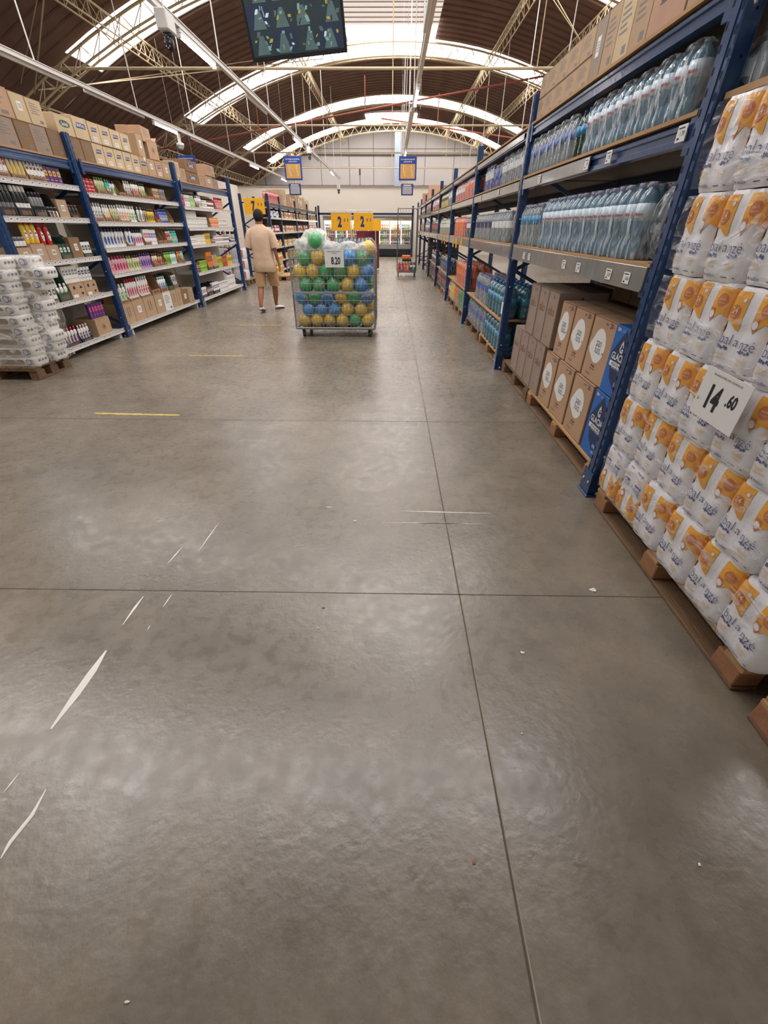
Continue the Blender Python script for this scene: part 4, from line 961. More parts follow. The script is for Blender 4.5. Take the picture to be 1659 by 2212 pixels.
CW = {'b': 'bottle', 'c': 'spray can', 'j': 'jar', 'x': 'product box', 't': 'carton', 'k': 'carton'}
def shelf(bay, si, items, z=None, dx=0.0, y0=None, depthx=.0, pref=''):
    """items: ('b', n, w, h, body, cap, label-colour, look) etc., or ('gap', width) ; T(...) trays carry contents"""
    i = 'ABC'.index(bay); y = (LP[i] + .08) if y0 is None else y0; yend = LP[i + 1] - .07
    zz = SHT[bay][si] + .001 if z is None else z; cnt = {}
    def lab(look):
        cnt[look] = cnt.get(look, 0) + 1
        return '%s, %s along the %s%s shelf, %s' % (look, nth(cnt[look]), SN[si], pref, BN[bay])
    def put(it, yc, xo, zc, w, sc=None):
        k = it[0]
        if k == 'b': _, n, w_, h, bo, ca, la, look = it; mk = mk_bottle(w_, h, bo, ca, la)
        elif k == 'c': _, n, w_, h, bo, ca, la, look = it; mk = mk_can(w_, h, bo, ca)
        elif k == 'j': _, n, w_, h, bo, ca, la, look = it; mk = mk_jar(w_, h, bo, ca)
        else: _, n, w_, h, bo, ca, la, look = it; mk = mk_box(w_, h, bo, ca)
        place(('p',) + it[:1] + it[2:7], mk, (LX(yc) - .03 - xo, yc, zc), R(90 + random.uniform(-3, 3)), lab(look), CW[k], '%s, %s shelf, %s' % (look, SN[si], BN[bay]), scale=sc)
    for it in items:
        if it[0] == 'gap': y += it[1]; continue
        if it[0] == 'T':      # tray: ('T', colour, width, height, content or None, stack)
            _, colr, w, h, con = it
            if y + w > yend: break
            dcm = .28; yc = y + w / 2
            place(('tray', w, h, dcm, colr), mk_tray(w, h, dcm, colr), (LX(yc) - .03 - dcm / 2, yc, zz), R(90), lab({'brown': 'open brown display carton', 'black': 'open black display carton', 'green': 'open green display carton', 'pale': 'open pale display carton', 'navy': 'open navy display carton'}[colr]), 'display carton', 'display cartons, %s shelf, %s' % (SN[si], BN[bay]), scale=TS)
            if con:
                n = max(1, int((w - .012) / con[2])); st = (w - .01) / n
                for q in range(n): put(con, y + .005 + st * (q + .5), .006 + con[2] * .36, zz + .005, w, TS)
            y += w + .006; continue
        if it[0] == 'K':      # closed carton with something on top: ('K', w, h, style, base, ink, top item)
            _, w, h, st, base, ink, con = it
            if y + w > yend + .02: break
            yc = y + w / 2
            carton_at(w, .32, h, st, LX(yc) - .03 - .16, yc, zz, 90, lab('closed brown carton' if base is not WHITEC else 'closed white carton'), 'closed cartons, %s shelf, %s' % (SN[si], BN[bay]), base=base, ink=ink)
            if con and con[0] != 'T':
                n = max(1, int(w / con[2])); stp = w / n
                for q in range(n): put(con, y + stp * (q + .5), .05, zz + h + .001, w)
            elif con:
                place(('tray', w, con[3], .26, con[1]), mk_tray(w, con[3], .26, con[1]), (LX(yc) - .03 - .14, yc, zz + h), R(90), lab('open %s display carton on a carton' % con[1]), 'display carton', 'stacked display cartons, %s' % BN[bay])
                if con[4]:
                    c2 = con[4]; n = max(1, int((w - .012) / c2[2])); stp = (w - .01) / n
                    for q in range(n): put(c2, y + .005 + stp * (q + .5), .02 + c2[2] * .36, zz + h + .005, w)
            y += w + .004; continue
        n, w = it[1], it[2]; rows = it[8] if len(it) > 8 else 1
        it8 = it[:8]
        for q in range(n):
            if y + w > yend: break
            for rr2 in range(rows): put(it8, y + w / 2, .02 + w * .35, zz + rr2 * (it[3] + .001), w, TS if rows == 1 else None)
            y += w * 1.04
        y += .012
WHITEC = carton('white', (222, 220, 216))
B_ = lambda n, w, h, bo, ca, la, look, *r: ('b', n, w, h, bo, ca, la, look) + r
# nearest left bay
shelf('A', 0, [B_(2, .05, .20, 'red', 'white', 'white', 'red bottle with white label'), ('T', 'brown', .24, .17, ('x', 1, .05, .21, 'white', 'red', 'white', 'white and red slim box')), ('T', 'brown', .26, .16, ('b', 1, .05, .21, 'cream', 'yellow', 'yellow', 'cream bottle with yellow cap')),
    ('T', 'brown', .30, .18, ('x', 1, .055, .2, 'white', 'brown', 'white', 'white and brown box')), ('x', 4, .075, .15, 'purple', 'yellow', 'white', 'purple and yellow packet')])
shelf('A', 1, [('T', 'black', .25, .30, ('c', 1, .05, .26, 'black', 'grey', 'white', 'black spray can')), ('T', 'black', .24, .30, ('c', 1, .05, .26, 'black', 'white', 'white', 'black can with white cap')), ('T', 'black', .22, .26, ('c', 1, .05, .22, 'grey', 'black', 'white', 'grey spray can')),
    ('T', 'black', .2, .22, ('j', 1, .06, .1, 'brown', 'black', 'white', 'brown jar with black lid')), ('K', .2, .2, 'label', CARD, None, None), ('T', 'black', .2, .17, ('c', 1, .05, .13, 'black', 'brown', 'white', 'short black can'))])
shelf('A', 2, [('K', .22, .16, 'label', CARD, None, ('j', 1, .055, .10, 'black', 'grey', 'white', 'black cup')), ('K', .24, .19, 'label', CARD, None, ('b', 1, .075, .23, 'yellow', 'red', 'white', 'yellow pack with red top')), ('K', .22, .17, 'label', CARD, None, ('b', 1, .075, .23, 'red', 'red', 'white', 'red and grey pack')),
    ('T', 'green', .22, .22, ('x', 1, .06, .15, 'dgreen', 'white', 'white', 'dark green packet')), ('K', .22, .24, 'label', CARD_DARK, None, None), ('T', 'green', .2, .18, ('x', 1, .06, .16, 'white', 'dgreen', 'white', 'white and green packet'))])
shelf('A', 3, [('T', 'brown', .2, .2, ('x', 1, .04, .17, 'grey', 'black', 'white', 'slim grey box')), ('T', 'black', .16, .18, ('x', 1, .07, .18, 'white', 'black', 'white', 'white and black box')), ('T', 'green', .24, .34, ('b', 1, .06, .18, 'white', 'white', 'green', 'white bottle in green carton')),
    ('K', .30, .19, 'arrows', CARD, INK, ('x', 1, .06, .19, 'white', 'grey', 'white', 'white slim box')), ('K', .27, .19, 'arrows', CARD, INK, ('x', 1, .055, .16, 'white', 'navy', 'white', 'white and navy box'))])
shelf('A', 4, [('gap', .22), ('T', 'navy', .26, .15, ('b', 1, .05, .20, 'white', 'red', 'navy', 'white tube with red cap')), ('T', 'navy', .24, .16, ('b', 1, .05, .19, 'white', 'rose', 'navy', 'white tube with pink cap')), ('gap', .14),
    ('K', .34, .23, 'circle', CARD, None, ('x', 1, .06, .19, 'purple', 'pink', 'white', 'purple and pink packet'))])
# middle left bay
shelf('B', 0, [('j', 3, .085, .085, 'white', 'red', 'white', 'white jar with red lid', 2), ('T', 'brown', .24, .2, ('b', 1, .055, .18, 'cream', 'green', 'green', 'cream and green bottle')), ('T', 'brown', .13, .2, ('b', 1, .055, .17, 'teal', 'teal', 'white', 'mint bottle')), B_(2, .07, .17, 'white', 'dgreen', 'green', 'white and dark green bottle'),
    ('T', 'brown', .2, .2, None), ('T', 'brown', .2, .2, ('b', 1, .05, .19, 'white', 'white', 'brown', 'white bottle')), ('T', 'brown', .24, .21, ('b', 1, .055, .2, 'white', 'brown', 'red', 'white and brown bottle')), ('T', 'brown', .2, .2, ('b', 1, .055, .19, 'cream', 'dgreen', 'green', 'cream bottle with green cap')), ('T', 'brown', .22, .17, None), ('T', 'brown', .22, .17, ('x', 1, .05, .15, 'tan', 'brown', 'white', 'tan box')), ('T', 'brown', .22, .17, ('x', 1, .05, .15, 'grey', 'brown', 'white', 'grey box'))])
shelf('B', 1, [('T', 'brown', .26, .18, ('b', 1, .055, .2, 'white', 'white', 'grey', 'white bottle')), ('T', 'brown', .18, .2, ('b', 1, .055, .19, 'white', 'white', 'yellow', 'white bottle with yellow mark')), ('T', 'brown', .2, .2, ('b', 1, .055, .19, 'cream', 'white', 'green', 'cream bottle')), ('T', 'brown', .3, .1, ('b', 1, .07, .2, 'white', 'white', 'orange', 'white bottle with orange mark')), B_(3, .075, .2, 'white', 'white', 'green', 'white bottle with green mark'),
    ('T', 'brown', .22, .08, ('b', 1, .07, .19, 'white', 'grey', 'grey', 'white bottle with grey cap')), B_(2, .06, .19, 'tan', 'black', 'dgreen', 'tan bottle with black cap'), B_(4, .055, .18, 'yellow', 'brown', 'dgreen', 'yellow and green bottle'), ('T', 'brown', .14, .18, ('b', 1, .05, .17, 'purple', 'navy', 'red', 'dark purple bottle')), B_(6, .05, .19, 'blue', 'navy', 'white', 'blue and navy bottle'), ('T', 'brown', .16, .18, None)])
shelf('B', 2, [('gap', .10), B_(4, .078, .225, 'white', 'navy', 'blue', 'white bottle with navy cap'), B_(3, .078, .225, 'white', 'navy', 'grey', 'tall white bottle with navy cap'), ('T', 'brown', .2, .1, ('b', 1, .078, .22, 'white', 'navy', 'blue', 'white bottle with navy cap')), B_(5, .06, .2, 'white', 'navy', 'magenta', 'white bottle with red mark'), ('T', 'brown', .2, .17, ('x', 1, .06, .2, 'white', 'magenta', 'white', 'white and magenta box')),
    ('x', 4, .058, .2, 'white', 'blue', 'white', 'white and blue box'), ('T', 'brown', .16, .2, None), ('T', 'brown', .16, .2, None), ('T', 'brown', .18, .2, ('b', 1, .05, .17, 'red', 'white', 'white', 'dark red bottle')), B_(5, .055, .18, 'teal', 'teal', 'white', 'mint green bottle')])
shelf('B', 3, [B_(2, .065, .19, 'rose', 'cream', 'pink', 'pale pink bottle'), B_(5, .075, .2, 'rose', 'magenta', 'magenta', 'pink bottle with magenta cap'), B_(2, .07, .19, 'cream', 'green', 'green', 'cream bottle with green cap'), B_(3, .07, .19, 'cream', 'brown', 'green', 'cream and lime bottle'), B_(5, .07, .2, 'lilac', 'purple', 'purple', 'lilac bottle with purple cap'), ('T', 'brown', .2, .18, ('b', 1, .06, .18, 'cream', 'brown', 'red', 'cream and brown bottle')), ('T', 'brown', .16, .18, ('b', 1, .06, .16, 'tan', 'brown', 'red', 'tan bottle')),
    ('T', 'brown', .1, .2, None), B_(4, .055, .18, 'lime', 'green', 'dgreen', 'lime green bottle'), B_(4, .055, .18, 'white', 'teal', 'teal', 'white and teal bottle'), ('T', 'brown', .14, .18, ('b', 1, .055, .17, 'orange', 'orange', 'brown', 'orange bottle')), ('T', 'brown', .14, .18, ('b', 1, .055, .17, 'aqua', 'aqua', 'green', 'aqua bottle'))])
shelf('B', 4, [('K', .28, .30, 'bars', CARD, INK, ('T', 'brown', .28, .15, ('b', 1, .07, .26, 'white', 'white', 'green', 'white bottle in carton'))), ('K', .34, .31, 'label', CARD, None, ('T', 'brown', .34, .10, ('b', 1, .062, .30, 'white', 'red', 'magenta', 'tall white lotion bottle'))), ('K', .36, .31, 'bars', CARD, INK, ('T', 'brown', .36, .10, ('b', 1, .062, .30, 'white', 'white', 'red', 'tall white bottle'))), ('K', .32, .31, 'label', CARD, None, ('T', 'brown', .32, .27, None)),
    ('K', .3, .31, 'text', WHITEC, None, ('T', 'brown', .3, .25, ('b', 1, .07, .24, 'white', 'aqua', 'blue', 'white bottle with blue mark'))), ('K', .22, .31, 'bars', CARD, INK, ('T', 'green', .22, .25, None)), ('K', .2, .31, 'bars', CARD, INK, ('T', 'brown', .2, .27, ('b', 1, .06, .22, 'grey', 'white', 'white', 'grey bottle'))), ('K', .3, .27, 'label', CARD_DARK, None, None), ('K', .24, .27, 'text', CARD, None, None)])
# farthest left bay
shelf('C', 0, [B_(3, .06, .19, 'red', 'white', 'magenta', 'red bottle'), ('x', 3, .075, .18, 'white', 'grey', 'white', 'white box'), B_(4, .055, .18, 'lime', 'white', 'white', 'lime and white bottle'), ('T', 'brown', .14, .2, ('b', 1, .06, .18, 'white', 'grey', 'grey', 'white bottle with grey cap')), B_(3, .07, .19, 'white', 'white', 'grey', 'plain white bottle'),
    ('j', 4, .06, .075, 'green', 'white', 'white', 'small green jar', 2), ('j', 6, .06, .075, 'red', 'brown', 'white', 'small red jar', 2), ('T', 'brown', .1, .18, None), B_(4, .06, .21, 'pink', 'red', 'white', 'pink bottle'), B_(4, .06, .21, 'orange', 'brown', 'white', 'orange bottle')])
shelf('C', 1, [('x', 6, .10, .095, 'white', 'grey', 'white', 'small white carton', 3), ('x', 5, .10, .095, 'white', 'grey', 'white', 'small white box', 2), ('T', 'brown', .12, .22, None), ('x', 6, .085, .095, 'orange', 'white', 'white', 'orange and white box', 2), ('x', 6, .085, .085, 'white', 'black', 'white', 'white and black box', 2)])
shelf('C', 2, [('j', 5, .07, .08, 'grey', 'white', 'white', 'small grey jar', 2), ('x', 6, .075, .09, 'white', 'yellow', 'white', 'white and yellow box', 2), ('x', 4, .07, .18, 'yellow', 'brown', 'white', 'yellow carton'), ('T', 'brown', .2, .12, ('j', 1, .06, .08, 'white', 'grey', 'white', 'white jar')), ('j', 8, .07, .075, 'brown', 'rose', 'white', 'dark jar with pink lid', 2), ('j', 5, .07, .075, 'black', 'grey', 'white', 'dark jar', 2)])
shelf('C', 3, [('x', 3, .09, .16, 'brown', 'rose', 'white', 'brown packet'), ('x', 4, .09, .10, 'lime', 'black', 'white', 'lime green packet', 2), ('T', 'green', .3, .18, ('x', 1, .08, .3, 'orange', 'dgreen', 'white', 'orange tall packet')), ('T', 'green', .3, .16, ('x', 1, .08, .24, 'tan', 'orange', 'white', 'tan packet')), ('x', 4, .08, .2, 'lime', 'red', 'white', 'lime and red carton'), ('x', 4, .08, .2, 'red', 'green', 'white', 'red and green carton'), ('x', 4, .085, .2, 'yellow', 'dgreen', 'white', 'yellow and green carton')])
shelf('C', 4, [('T', 'navy', .34, .16, ('x', 1, .07, .17, 'white', 'brown', 'white', 'white and brown carton')), ('T', 'black', .34, .18, ('x', 1, .07, .15, 'brown', 'white', 'white', 'brown carton')), ('T', 'navy', .4, .2, ('x', 1, .09, .2, 'white', 'navy', 'white', 'white and navy carton')), ('x', 6, .10, .1, 'white', 'black', 'white', 'white box with round mark', 2), ('x', 5, .11, .14, 'white', 'grey', 'white', 'large white box', 2)])
# cartons on top of the left rack
def tops_row(bay, y, z, items, row):
    for i, (w, h, st, base, ink) in enumerate(items):
        carton_at(w - .006, .42, h - .002, st, LX(y + w / 2) - .05 - .21, y + w / 2, z, 90, 'brown carton atop the rack, %s in the %s row, %s' % (nth(i + 1), row, BN[bay]), 'cartons on top of the left rack, %s row, %s' % (row, BN[bay]), base=base, ink=ink)
        y += w
ZT1 = 2.170
tops_row('A', 5.42, ZT1, [(.42, .26, 'blueshapes', CARD, INKBLUE), (.36, .26, 'text', CARD_GREY, None), (.24, .26, 'text', CARD_DARK, None), (.28, .26, 'text', CARD_GREY, None), (.26, .26, 'text', CARD_DARK, None)], 'lower')
tops_row('A', 5.42, ZT1 + .26, [(.40, .27, 'blueshapes', CARD, INKBLUE), (.46, .26, 'text', SLB, None), (.24, .245, 'label', CARD_PALE, None), (.26, .24, 'text', CARD_PALE, None)], 'upper')
tops_row('B', 7.10, ZT1, [(.26, .24, 'text', CARD_DARK, None), (.24, .24, 'text', CARD_DARK, None), (.26, .24, 'avital', CARD_PALE, INKBLUE), (.26, .235, 'avital', CARD_PALE, INKBLUE), (.24, .235, 'avital', CARD_PALE, INKBLUE), (.24, .235, 'avital', CARD_PALE, INKBLUE), (.25, .23, 'avital', CARD_PALE, INKBLUE), (.24, .23, 'big_avital', CARD, INKBLUE), (.28, .23, 'label', CARD, None), (.26, .23, 'avital', SLB, INKBLUE), (.30, .23, 'label', CARD, None)], 'lower')
tops_row('B', 6.95, ZT1 + .242, [(.36, .20, 'oval', CARD_PALE, mat('green_ink', (60, 80, 60), .5)), (.32, .235, 'big_avital', CARD_PALE, INKBLUE), (.26, .23, 'avital', CARD_PALE, INKBLUE), (.27, .23, 'avital', CARD_PALE, INKBLUE), (.27, .225, 'avital', CARD_PALE, INKBLUE), (.25, .22, 'avital', CARD_PALE, INKBLUE)], 'upper')
carton_at(.40, .40, .20, 'text', LX(9.3) - .28, 9.35, ZT1 + .45, 96, 'opened brown carton lying tilted highest on the left rack', base=SLB)
carton_at(.20, .30, .30, 'label', LX(9.0) - .22, 9.07, ZT1 + .232, 88, 'upright brown carton standing beneath the tilted opened one', base=CARD)
carton_at(.30, .34, .25, 'circle', LX(9.5) - .22, 9.45, ZT1 + .232, 84, 'square brown carton with loose flaps on the left rack', base=SLB)
b = MB()
for (p, q, r_, s_) in (((0, 0, 0), (.3, 0, 0), (.3, -.10, .05), (0, -.10, .05)), ((0, .34, 0), (.3, .34, 0), (.3, .42, .07), (0, .42, .07))): b.add([p, q, r_, s_], [(0, 1, 2, 3)])
thing_mb('carton_flap', b, SLB, 'loose cardboard flaps lying on the square carton, left rack', 'cardboard', loc=(LX(9.5) - .38, 9.3, ZT1 + .485))
tops_row('C', 10.12, ZT1, [(.24, .3, 'text', CARD_PALE, None), (.26, .22, 'text', CARD, None), (.62, .19, 'oval', CARD_DARK, INKBLUE), (.3, .17, 'text', CARD, None), (.5, .2, 'label', CARD, None), (.3, .18, 'text', CARD_GREY, None)], 'lower')
tops_row('C', 10.64, ZT1 + .192, [(.60, .19, 'oval', CARD_DARK, INKBLUE)], 'middle')
tops_row('C', 11.7, ZT1 + .205, [(.55, .2, 'text', SLB, None)], 'upper')

# ================================================================ FAR LEFT RACK (beyond the cross aisle)
FX = -3.95; FP = [16.7, 18.35, 21.3, 24.3, 27.2]
fr_ = empty('far_storage_rack', (0, 0, 0), 0, 'far blue rack behind the walking man, ahead of the coolers', 'rack')
for y in FP: frame(fr_, FX, y, 2.32, .95, -1, BLUE_D)
FZ = (1.70, 1.28, .86, .46, .16)
for i in range(4):
    y0, y1 = FP[i] + .05, FP[i + 1] - .05
    beam(fr_, FX - .012, y0, y1, 2.08, .10, -1, BLUE_D); deck(fr_, FX, FX - .93, y0 + .01, y1 - .01, 2.098, .018)
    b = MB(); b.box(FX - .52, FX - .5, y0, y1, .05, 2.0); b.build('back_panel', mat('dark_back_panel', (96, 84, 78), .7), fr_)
    for z in FZ:
        b = MB(); b.box(FX - .49, FX - .01, y0, y1, z - .03, z); b.box(FX - .012, FX - .004, y0 - .01, y1 + .01, z - .045, z + .008); b.build('shelf_board', RAILW, fr_)
FBAY = ('first', 'second', 'third', 'fourth')
kinds = [('b', .075, .22, 'white', 'brown', 'orange', 'white and orange bottle'), ('b', .075, .22, 'orange', 'yellow', 'white', 'orange bottle'), ('x', .09, .2, 'tan', 'brown', 'white', 'tan carton'), ('b', .075, .2, 'red', 'white', 'white', 'red bottle'), ('x', .1, .18, 'white', 'grey', 'white', 'white carton'), ('x', .09, .22, 'brown', 'tan', 'white', 'brown carton'), ('b', .075, .22, 'cream', 'red', 'red', 'cream bottle with red cap'), ('x', .1, .17, 'yellow', 'orange', 'white', 'yellow carton'), ('b', .07, .2, 'navy', 'red', 'white', 'dark blue bottle'), ('b', .075, .2, 'blue', 'white', 'white', 'blue bottle')]
CH = {(0, 0): (9, 4), (0, 1): (3, 8), (0, 2): (3, 7), (0, 3): (1, 0), (0, 4): (1, 0), (1, 0): (2, 0), (1, 1): (2, 0), (1, 2): (7, 4), (1, 3): (1, 7), (1, 4): (1, 5), (2, 0): (5, 2), (2, 1): (6, 5), (2, 2): (5, 2), (3, 0): (5, 2), (3, 1): (6, 3), (3, 2): (5, 5)}
for i in range(4):
    for si, z in enumerate(FZ):
        a = CH.get((i, si), (2, 5)); y = FP[i] + .1; n = 0
        if i > 1 and si > 2: continue
        while y < FP[i + 1] - .2:
            kk = kinds[a[(n // 3) % 2]]; k, w, h, bo, ca, la, look = kk
            if n % 9 == 5:
                place(('tray', .2, .2, .28, 'brown'), mk_tray(.2, .2, .28, 'brown'), (FX - .19, y + .1, z + .001), R(90), 'open brown display carton, %s along %s shelf, %s far bay' % (nth(n + 1), SN[si], FBAY[i]), 'display carton', 'display cartons, %s shelf, %s far bay' % (SN[si], FBAY[i])); y += .21
            else:
                key = ('f', k, w, h, bo, ca, la); kd = (w, h, bo, ca, la)
                def mk(k=k, w=w, h=h, bo=bo, ca=ca, la=la):
                    b = MB(); r = w / 2
                    if k == 'b': b.lathe([(r * .9, 0, 0), (r, .01, 0), (r, h * .25, 1), (r * .95, h * .62, 0), (r * .8, h * .78, 0), (r * .4, h * .85, 2), (r * .38, h, 2)], 8); return b.build('sauce_bottle', [PC[bo], PC[la], PC[ca]])
                    b.box(-w / 2, w / 2, -.04, .04, 0, h); b.quad((0, -.0408, h * .6), (1, 0, 0), (0, 0, 1), 1, -w * .34, w * .34, -h * .16, h * .16); return b.build('product_box', [PC[bo], PC[ca]])
                place(key, mk, (FX - .07, y + w / 2, z + .001), R(90), '%s, %s along %s shelf, %s bay behind the man' % (look, nth(n + 1), SN[si], FBAY[i]), 'bottle' if k == 'b' else 'product box', '%s, %s shelf, %s far bay' % (look, SN[si], FBAY[i])); y += w * 1.05
            n += 1
y = 16.85
for i in range(5):
    place('redpk', make_pack(3, 2, .05, .30, 'soda', PINK, LAB['red'], CAPS['red'], False, n=8), (FX - .14, y + .16, 2.10), R(90), 'red drink pack on top of the far rack, %s from its near end' % nth(i + 1), 'bottle pack', 'red packs on the far rack'); y += .33
for i, (w, h, st) in enumerate(((.3, .42, 'text'), (.28, .3, 'text'), (.5, .48, 'text'), (.4, .36, 'text'), (.3, .40, 'label'), (.5, .3, 'text'), (.55, .45, 'text'), (.4, .5, 'label'), (.45, .36, 'text'), (.5, .42, 'text'), (.4, .3, 'text'), (.5, .38, 'text'))):
    carton_at(w, .4, h, st, FX - .26, y + w / 2, 2.10, 90, 'brown carton atop the far rack, %s from the red packs' % nth(i + 1), 'cartons atop the far rack', base=(CARD, SLB, CARD_PALE)[i % 3]); y += w + .14
b = MB(); b.sphere((0, 0, .16), .2, 18, 0, (1.6, .9, .8), lambda d: 1 + .2 * noise.noise(d * 2.2)); thing_mb('plastic_bag', b, WRAPM, 'white plastic bag draped between cartons on the far rack', 'plastic bag', loc=(FX - .16, 22.9, 2.11), rotz=R(90))
# end of the far rack
def panel_board(name, w_, h_, label, loc, rotz, draw, m=YELLOW, mats=(), group=None, cat='price board'):
    r = empty(name, loc, rotz, label, cat, group); b = MB(); b.box(-w_ / 2, w_ / 2, -.004, .004, -h_ / 2, h_ / 2, 0, .001)
    b.build('board', m, r); b = MB(); draw(b, -.0055, (1, 0, 0), (0, 0, 1)); b.build('digits', [INKBLUE] + list(mats), r)
    for x in (-w_ * .3, w_ * .3): c = MB(); c.tube((x, 0, h_ / 2 - .01), (x, 0, h_ / 2 + .04), .004, 6); c.build('hook', BLACK, r)
    return r
FOLD = mat('yellow_fold_line', (206, 140, 20), .6)
def price(a, c, b_, w_, h_):
    def d(b, y, U, V):
        b.text(a, (-w_ * .06, y, -.01), U, V, h_ * .80, 0, .05, .66); b.text(c, (w_ * .2, y, h_ * .10), U, V, h_ * .27, 0, .03, .7); b.text(b_, (w_ * .36, y, h_ * .10), U, V, h_ * .27, 0, .03, .7)
        b.text('S/', (-w_ * .36, y, h_ * .02), U, V, h_ * .10, 0)
        for x in (-.02 * w_ - w_ * .14, w_ * .12, w_ * .28): b.quad((x if x > 0 else -w_ * .22, y + .0008, -.03 * h_), U, V, 1, -.0015, .0015, -h_ * .44, h_ * .36)
        b.quad((0, y + .0008, h_ * .36), U, V, 1, -w_ * .5, w_ * .5, -.0015, .0015)
    return d
panel_board('price_board', .66, .42, 'yellow price board reading 7.90 on the far rack end', (-4.40, 16.60, 1.99), 0, price('7', '9', '0', .66, .42), mats=[FOLD])
# coffee jars display and white packs below, behind the left rack
pallet(-4.62, 14.35, .9, .8, 'low dark pallet under the white packs behind left rack', 1)
WP = mat('white_bag_film', (232, 230, 232), .3, var=.04, scale=8, bump=.4, bscale=14, coat=.5); WPP = mat('pink_pack_print', (224, 150, 130), .4)
def mk_bale(w, d, h):
    def mk():
        b = MB(); n = 28; rings = []
        for k in range(9):
            v = k / 8; s = 1 - .08 * abs(2 * v - 1) ** 5; ring = []
            for i in range(n):
                t = 6.2832 * i / n; c, s_ = math.cos(t), math.sin(t); q = (abs(c) ** 6 + abs(s_) ** 6) ** (-1 / 6); wv = 1 + .03 * noise.noise(Vector((c * 3, s_ * 3, v * 4)))
                ring.append((w / 2 * s * c * q * wv, d / 2 * s * s_ * q * wv, v * h))
            rings.append(ring)
        b.loft(rings); b.quad((w * .32, -d / 2 * 1.03, h * .5), (1, 0, 0), (0, 0, 1), 1, -.04, .05, -h * .32, h * .32); return b.build('paper_bale', [WP, WPP])
    return mk
for k in range(3):
    for j in range(2):
        place('bale', mk_bale(.42, .34, .265), (-4.40 - .44 * j, 14.14, .144 + .268 * k), R(random.uniform(-3, 3)), 'white wrapped paper bale, %s up, %s column behind left rack' % (nth(k + 1), ('right', 'left')[j]), 'paper pack', 'white paper bales behind the left rack')
for k in range(2):
    for i in range(4):
        place('coffee', mk_jar(.10, .155, 'brown', 'black'), (-4.85 + i * .13, 14.06, .965 + k * .215), 0, 'brown jar with black lid, %s in the %s display tier behind rack' % (nth(i + 1), ('lower', 'upper')[k]), 'jar', 'brown jars in the wooden display')
r = empty('jar_display', (-4.65, 14.14, .955), 0, 'light wooden two tier display of brown jars behind left rack', 'display stand')
for z in (0, .212, .42): b = MB(); b.box(-.36, .36, -.16, .16, z - .008, z); b.build('tier_board', PLY, r)
for x in (-.36, -.02, .36): b = MB(); b.box(x - .012, x + .012, -.18, -.165, -.01, .43); b.build('slat', CARD_PALE, r)
r = empty('pouch_display', (-3.70, 15.0, 0), 0, 'tall white cardboard strip display of small pouches behind the man', 'display stand')
b = MB(); b.box(-.13, .13, 0, .03, .22, 1.44, 0, .004); b.build('backing_card', WHITE, r)
b = MB(); b.box(-.10, .10, -.05, .12, 0, .02); b.tube((0, .04, .02), (0, .04, .3), .012, 8); b.build('foot', STEEL, r)
for k in range(9):
    for s in (-1, 1):
        b = MB(); x = s * .06; z = .32 + k * .12; b.add([(x - .04, -.004, z - .045), (x + .04, -.004, z - .045), (x + .045, -.004, z + .05), (x - .045, -.004, z + .05), (x, -.02, z)], [(0, 1, 4), (1, 2, 4), (2, 3, 4), (3, 0, 4)], 0, True)
        b.build('pouch', PC['dgreen'] if k in (2, 6) else PC['grey'] if (k + (s > 0)) % 3 == 0 else PC['white'], r)
for i, y in enumerate((16.0, 17.4, 19.2)): pallet(-3.60, y, .62, 1.1, 'pine half pallet before the far rack, %s from the man' % nth(i + 1), 0, 'half pallets before the far rack') if i == 0 else None
for i in range(6):
    place('oilp', make_pack(3, 2, .048, .28, 'soda', YEL, LAB['orange'], CAPS['yellow' if 'yellow' in CAPS else 'orange'], False, n=8), (-3.72, 15.62 + (i % 3) * .31, .142 + (i // 3) * .29), R(90), 'yellow oil bottle pack on the half pallet, %s %s' % (nth(i % 3 + 1), ('bottom', 'top')[i // 3]), 'bottle pack', 'yellow oil packs')

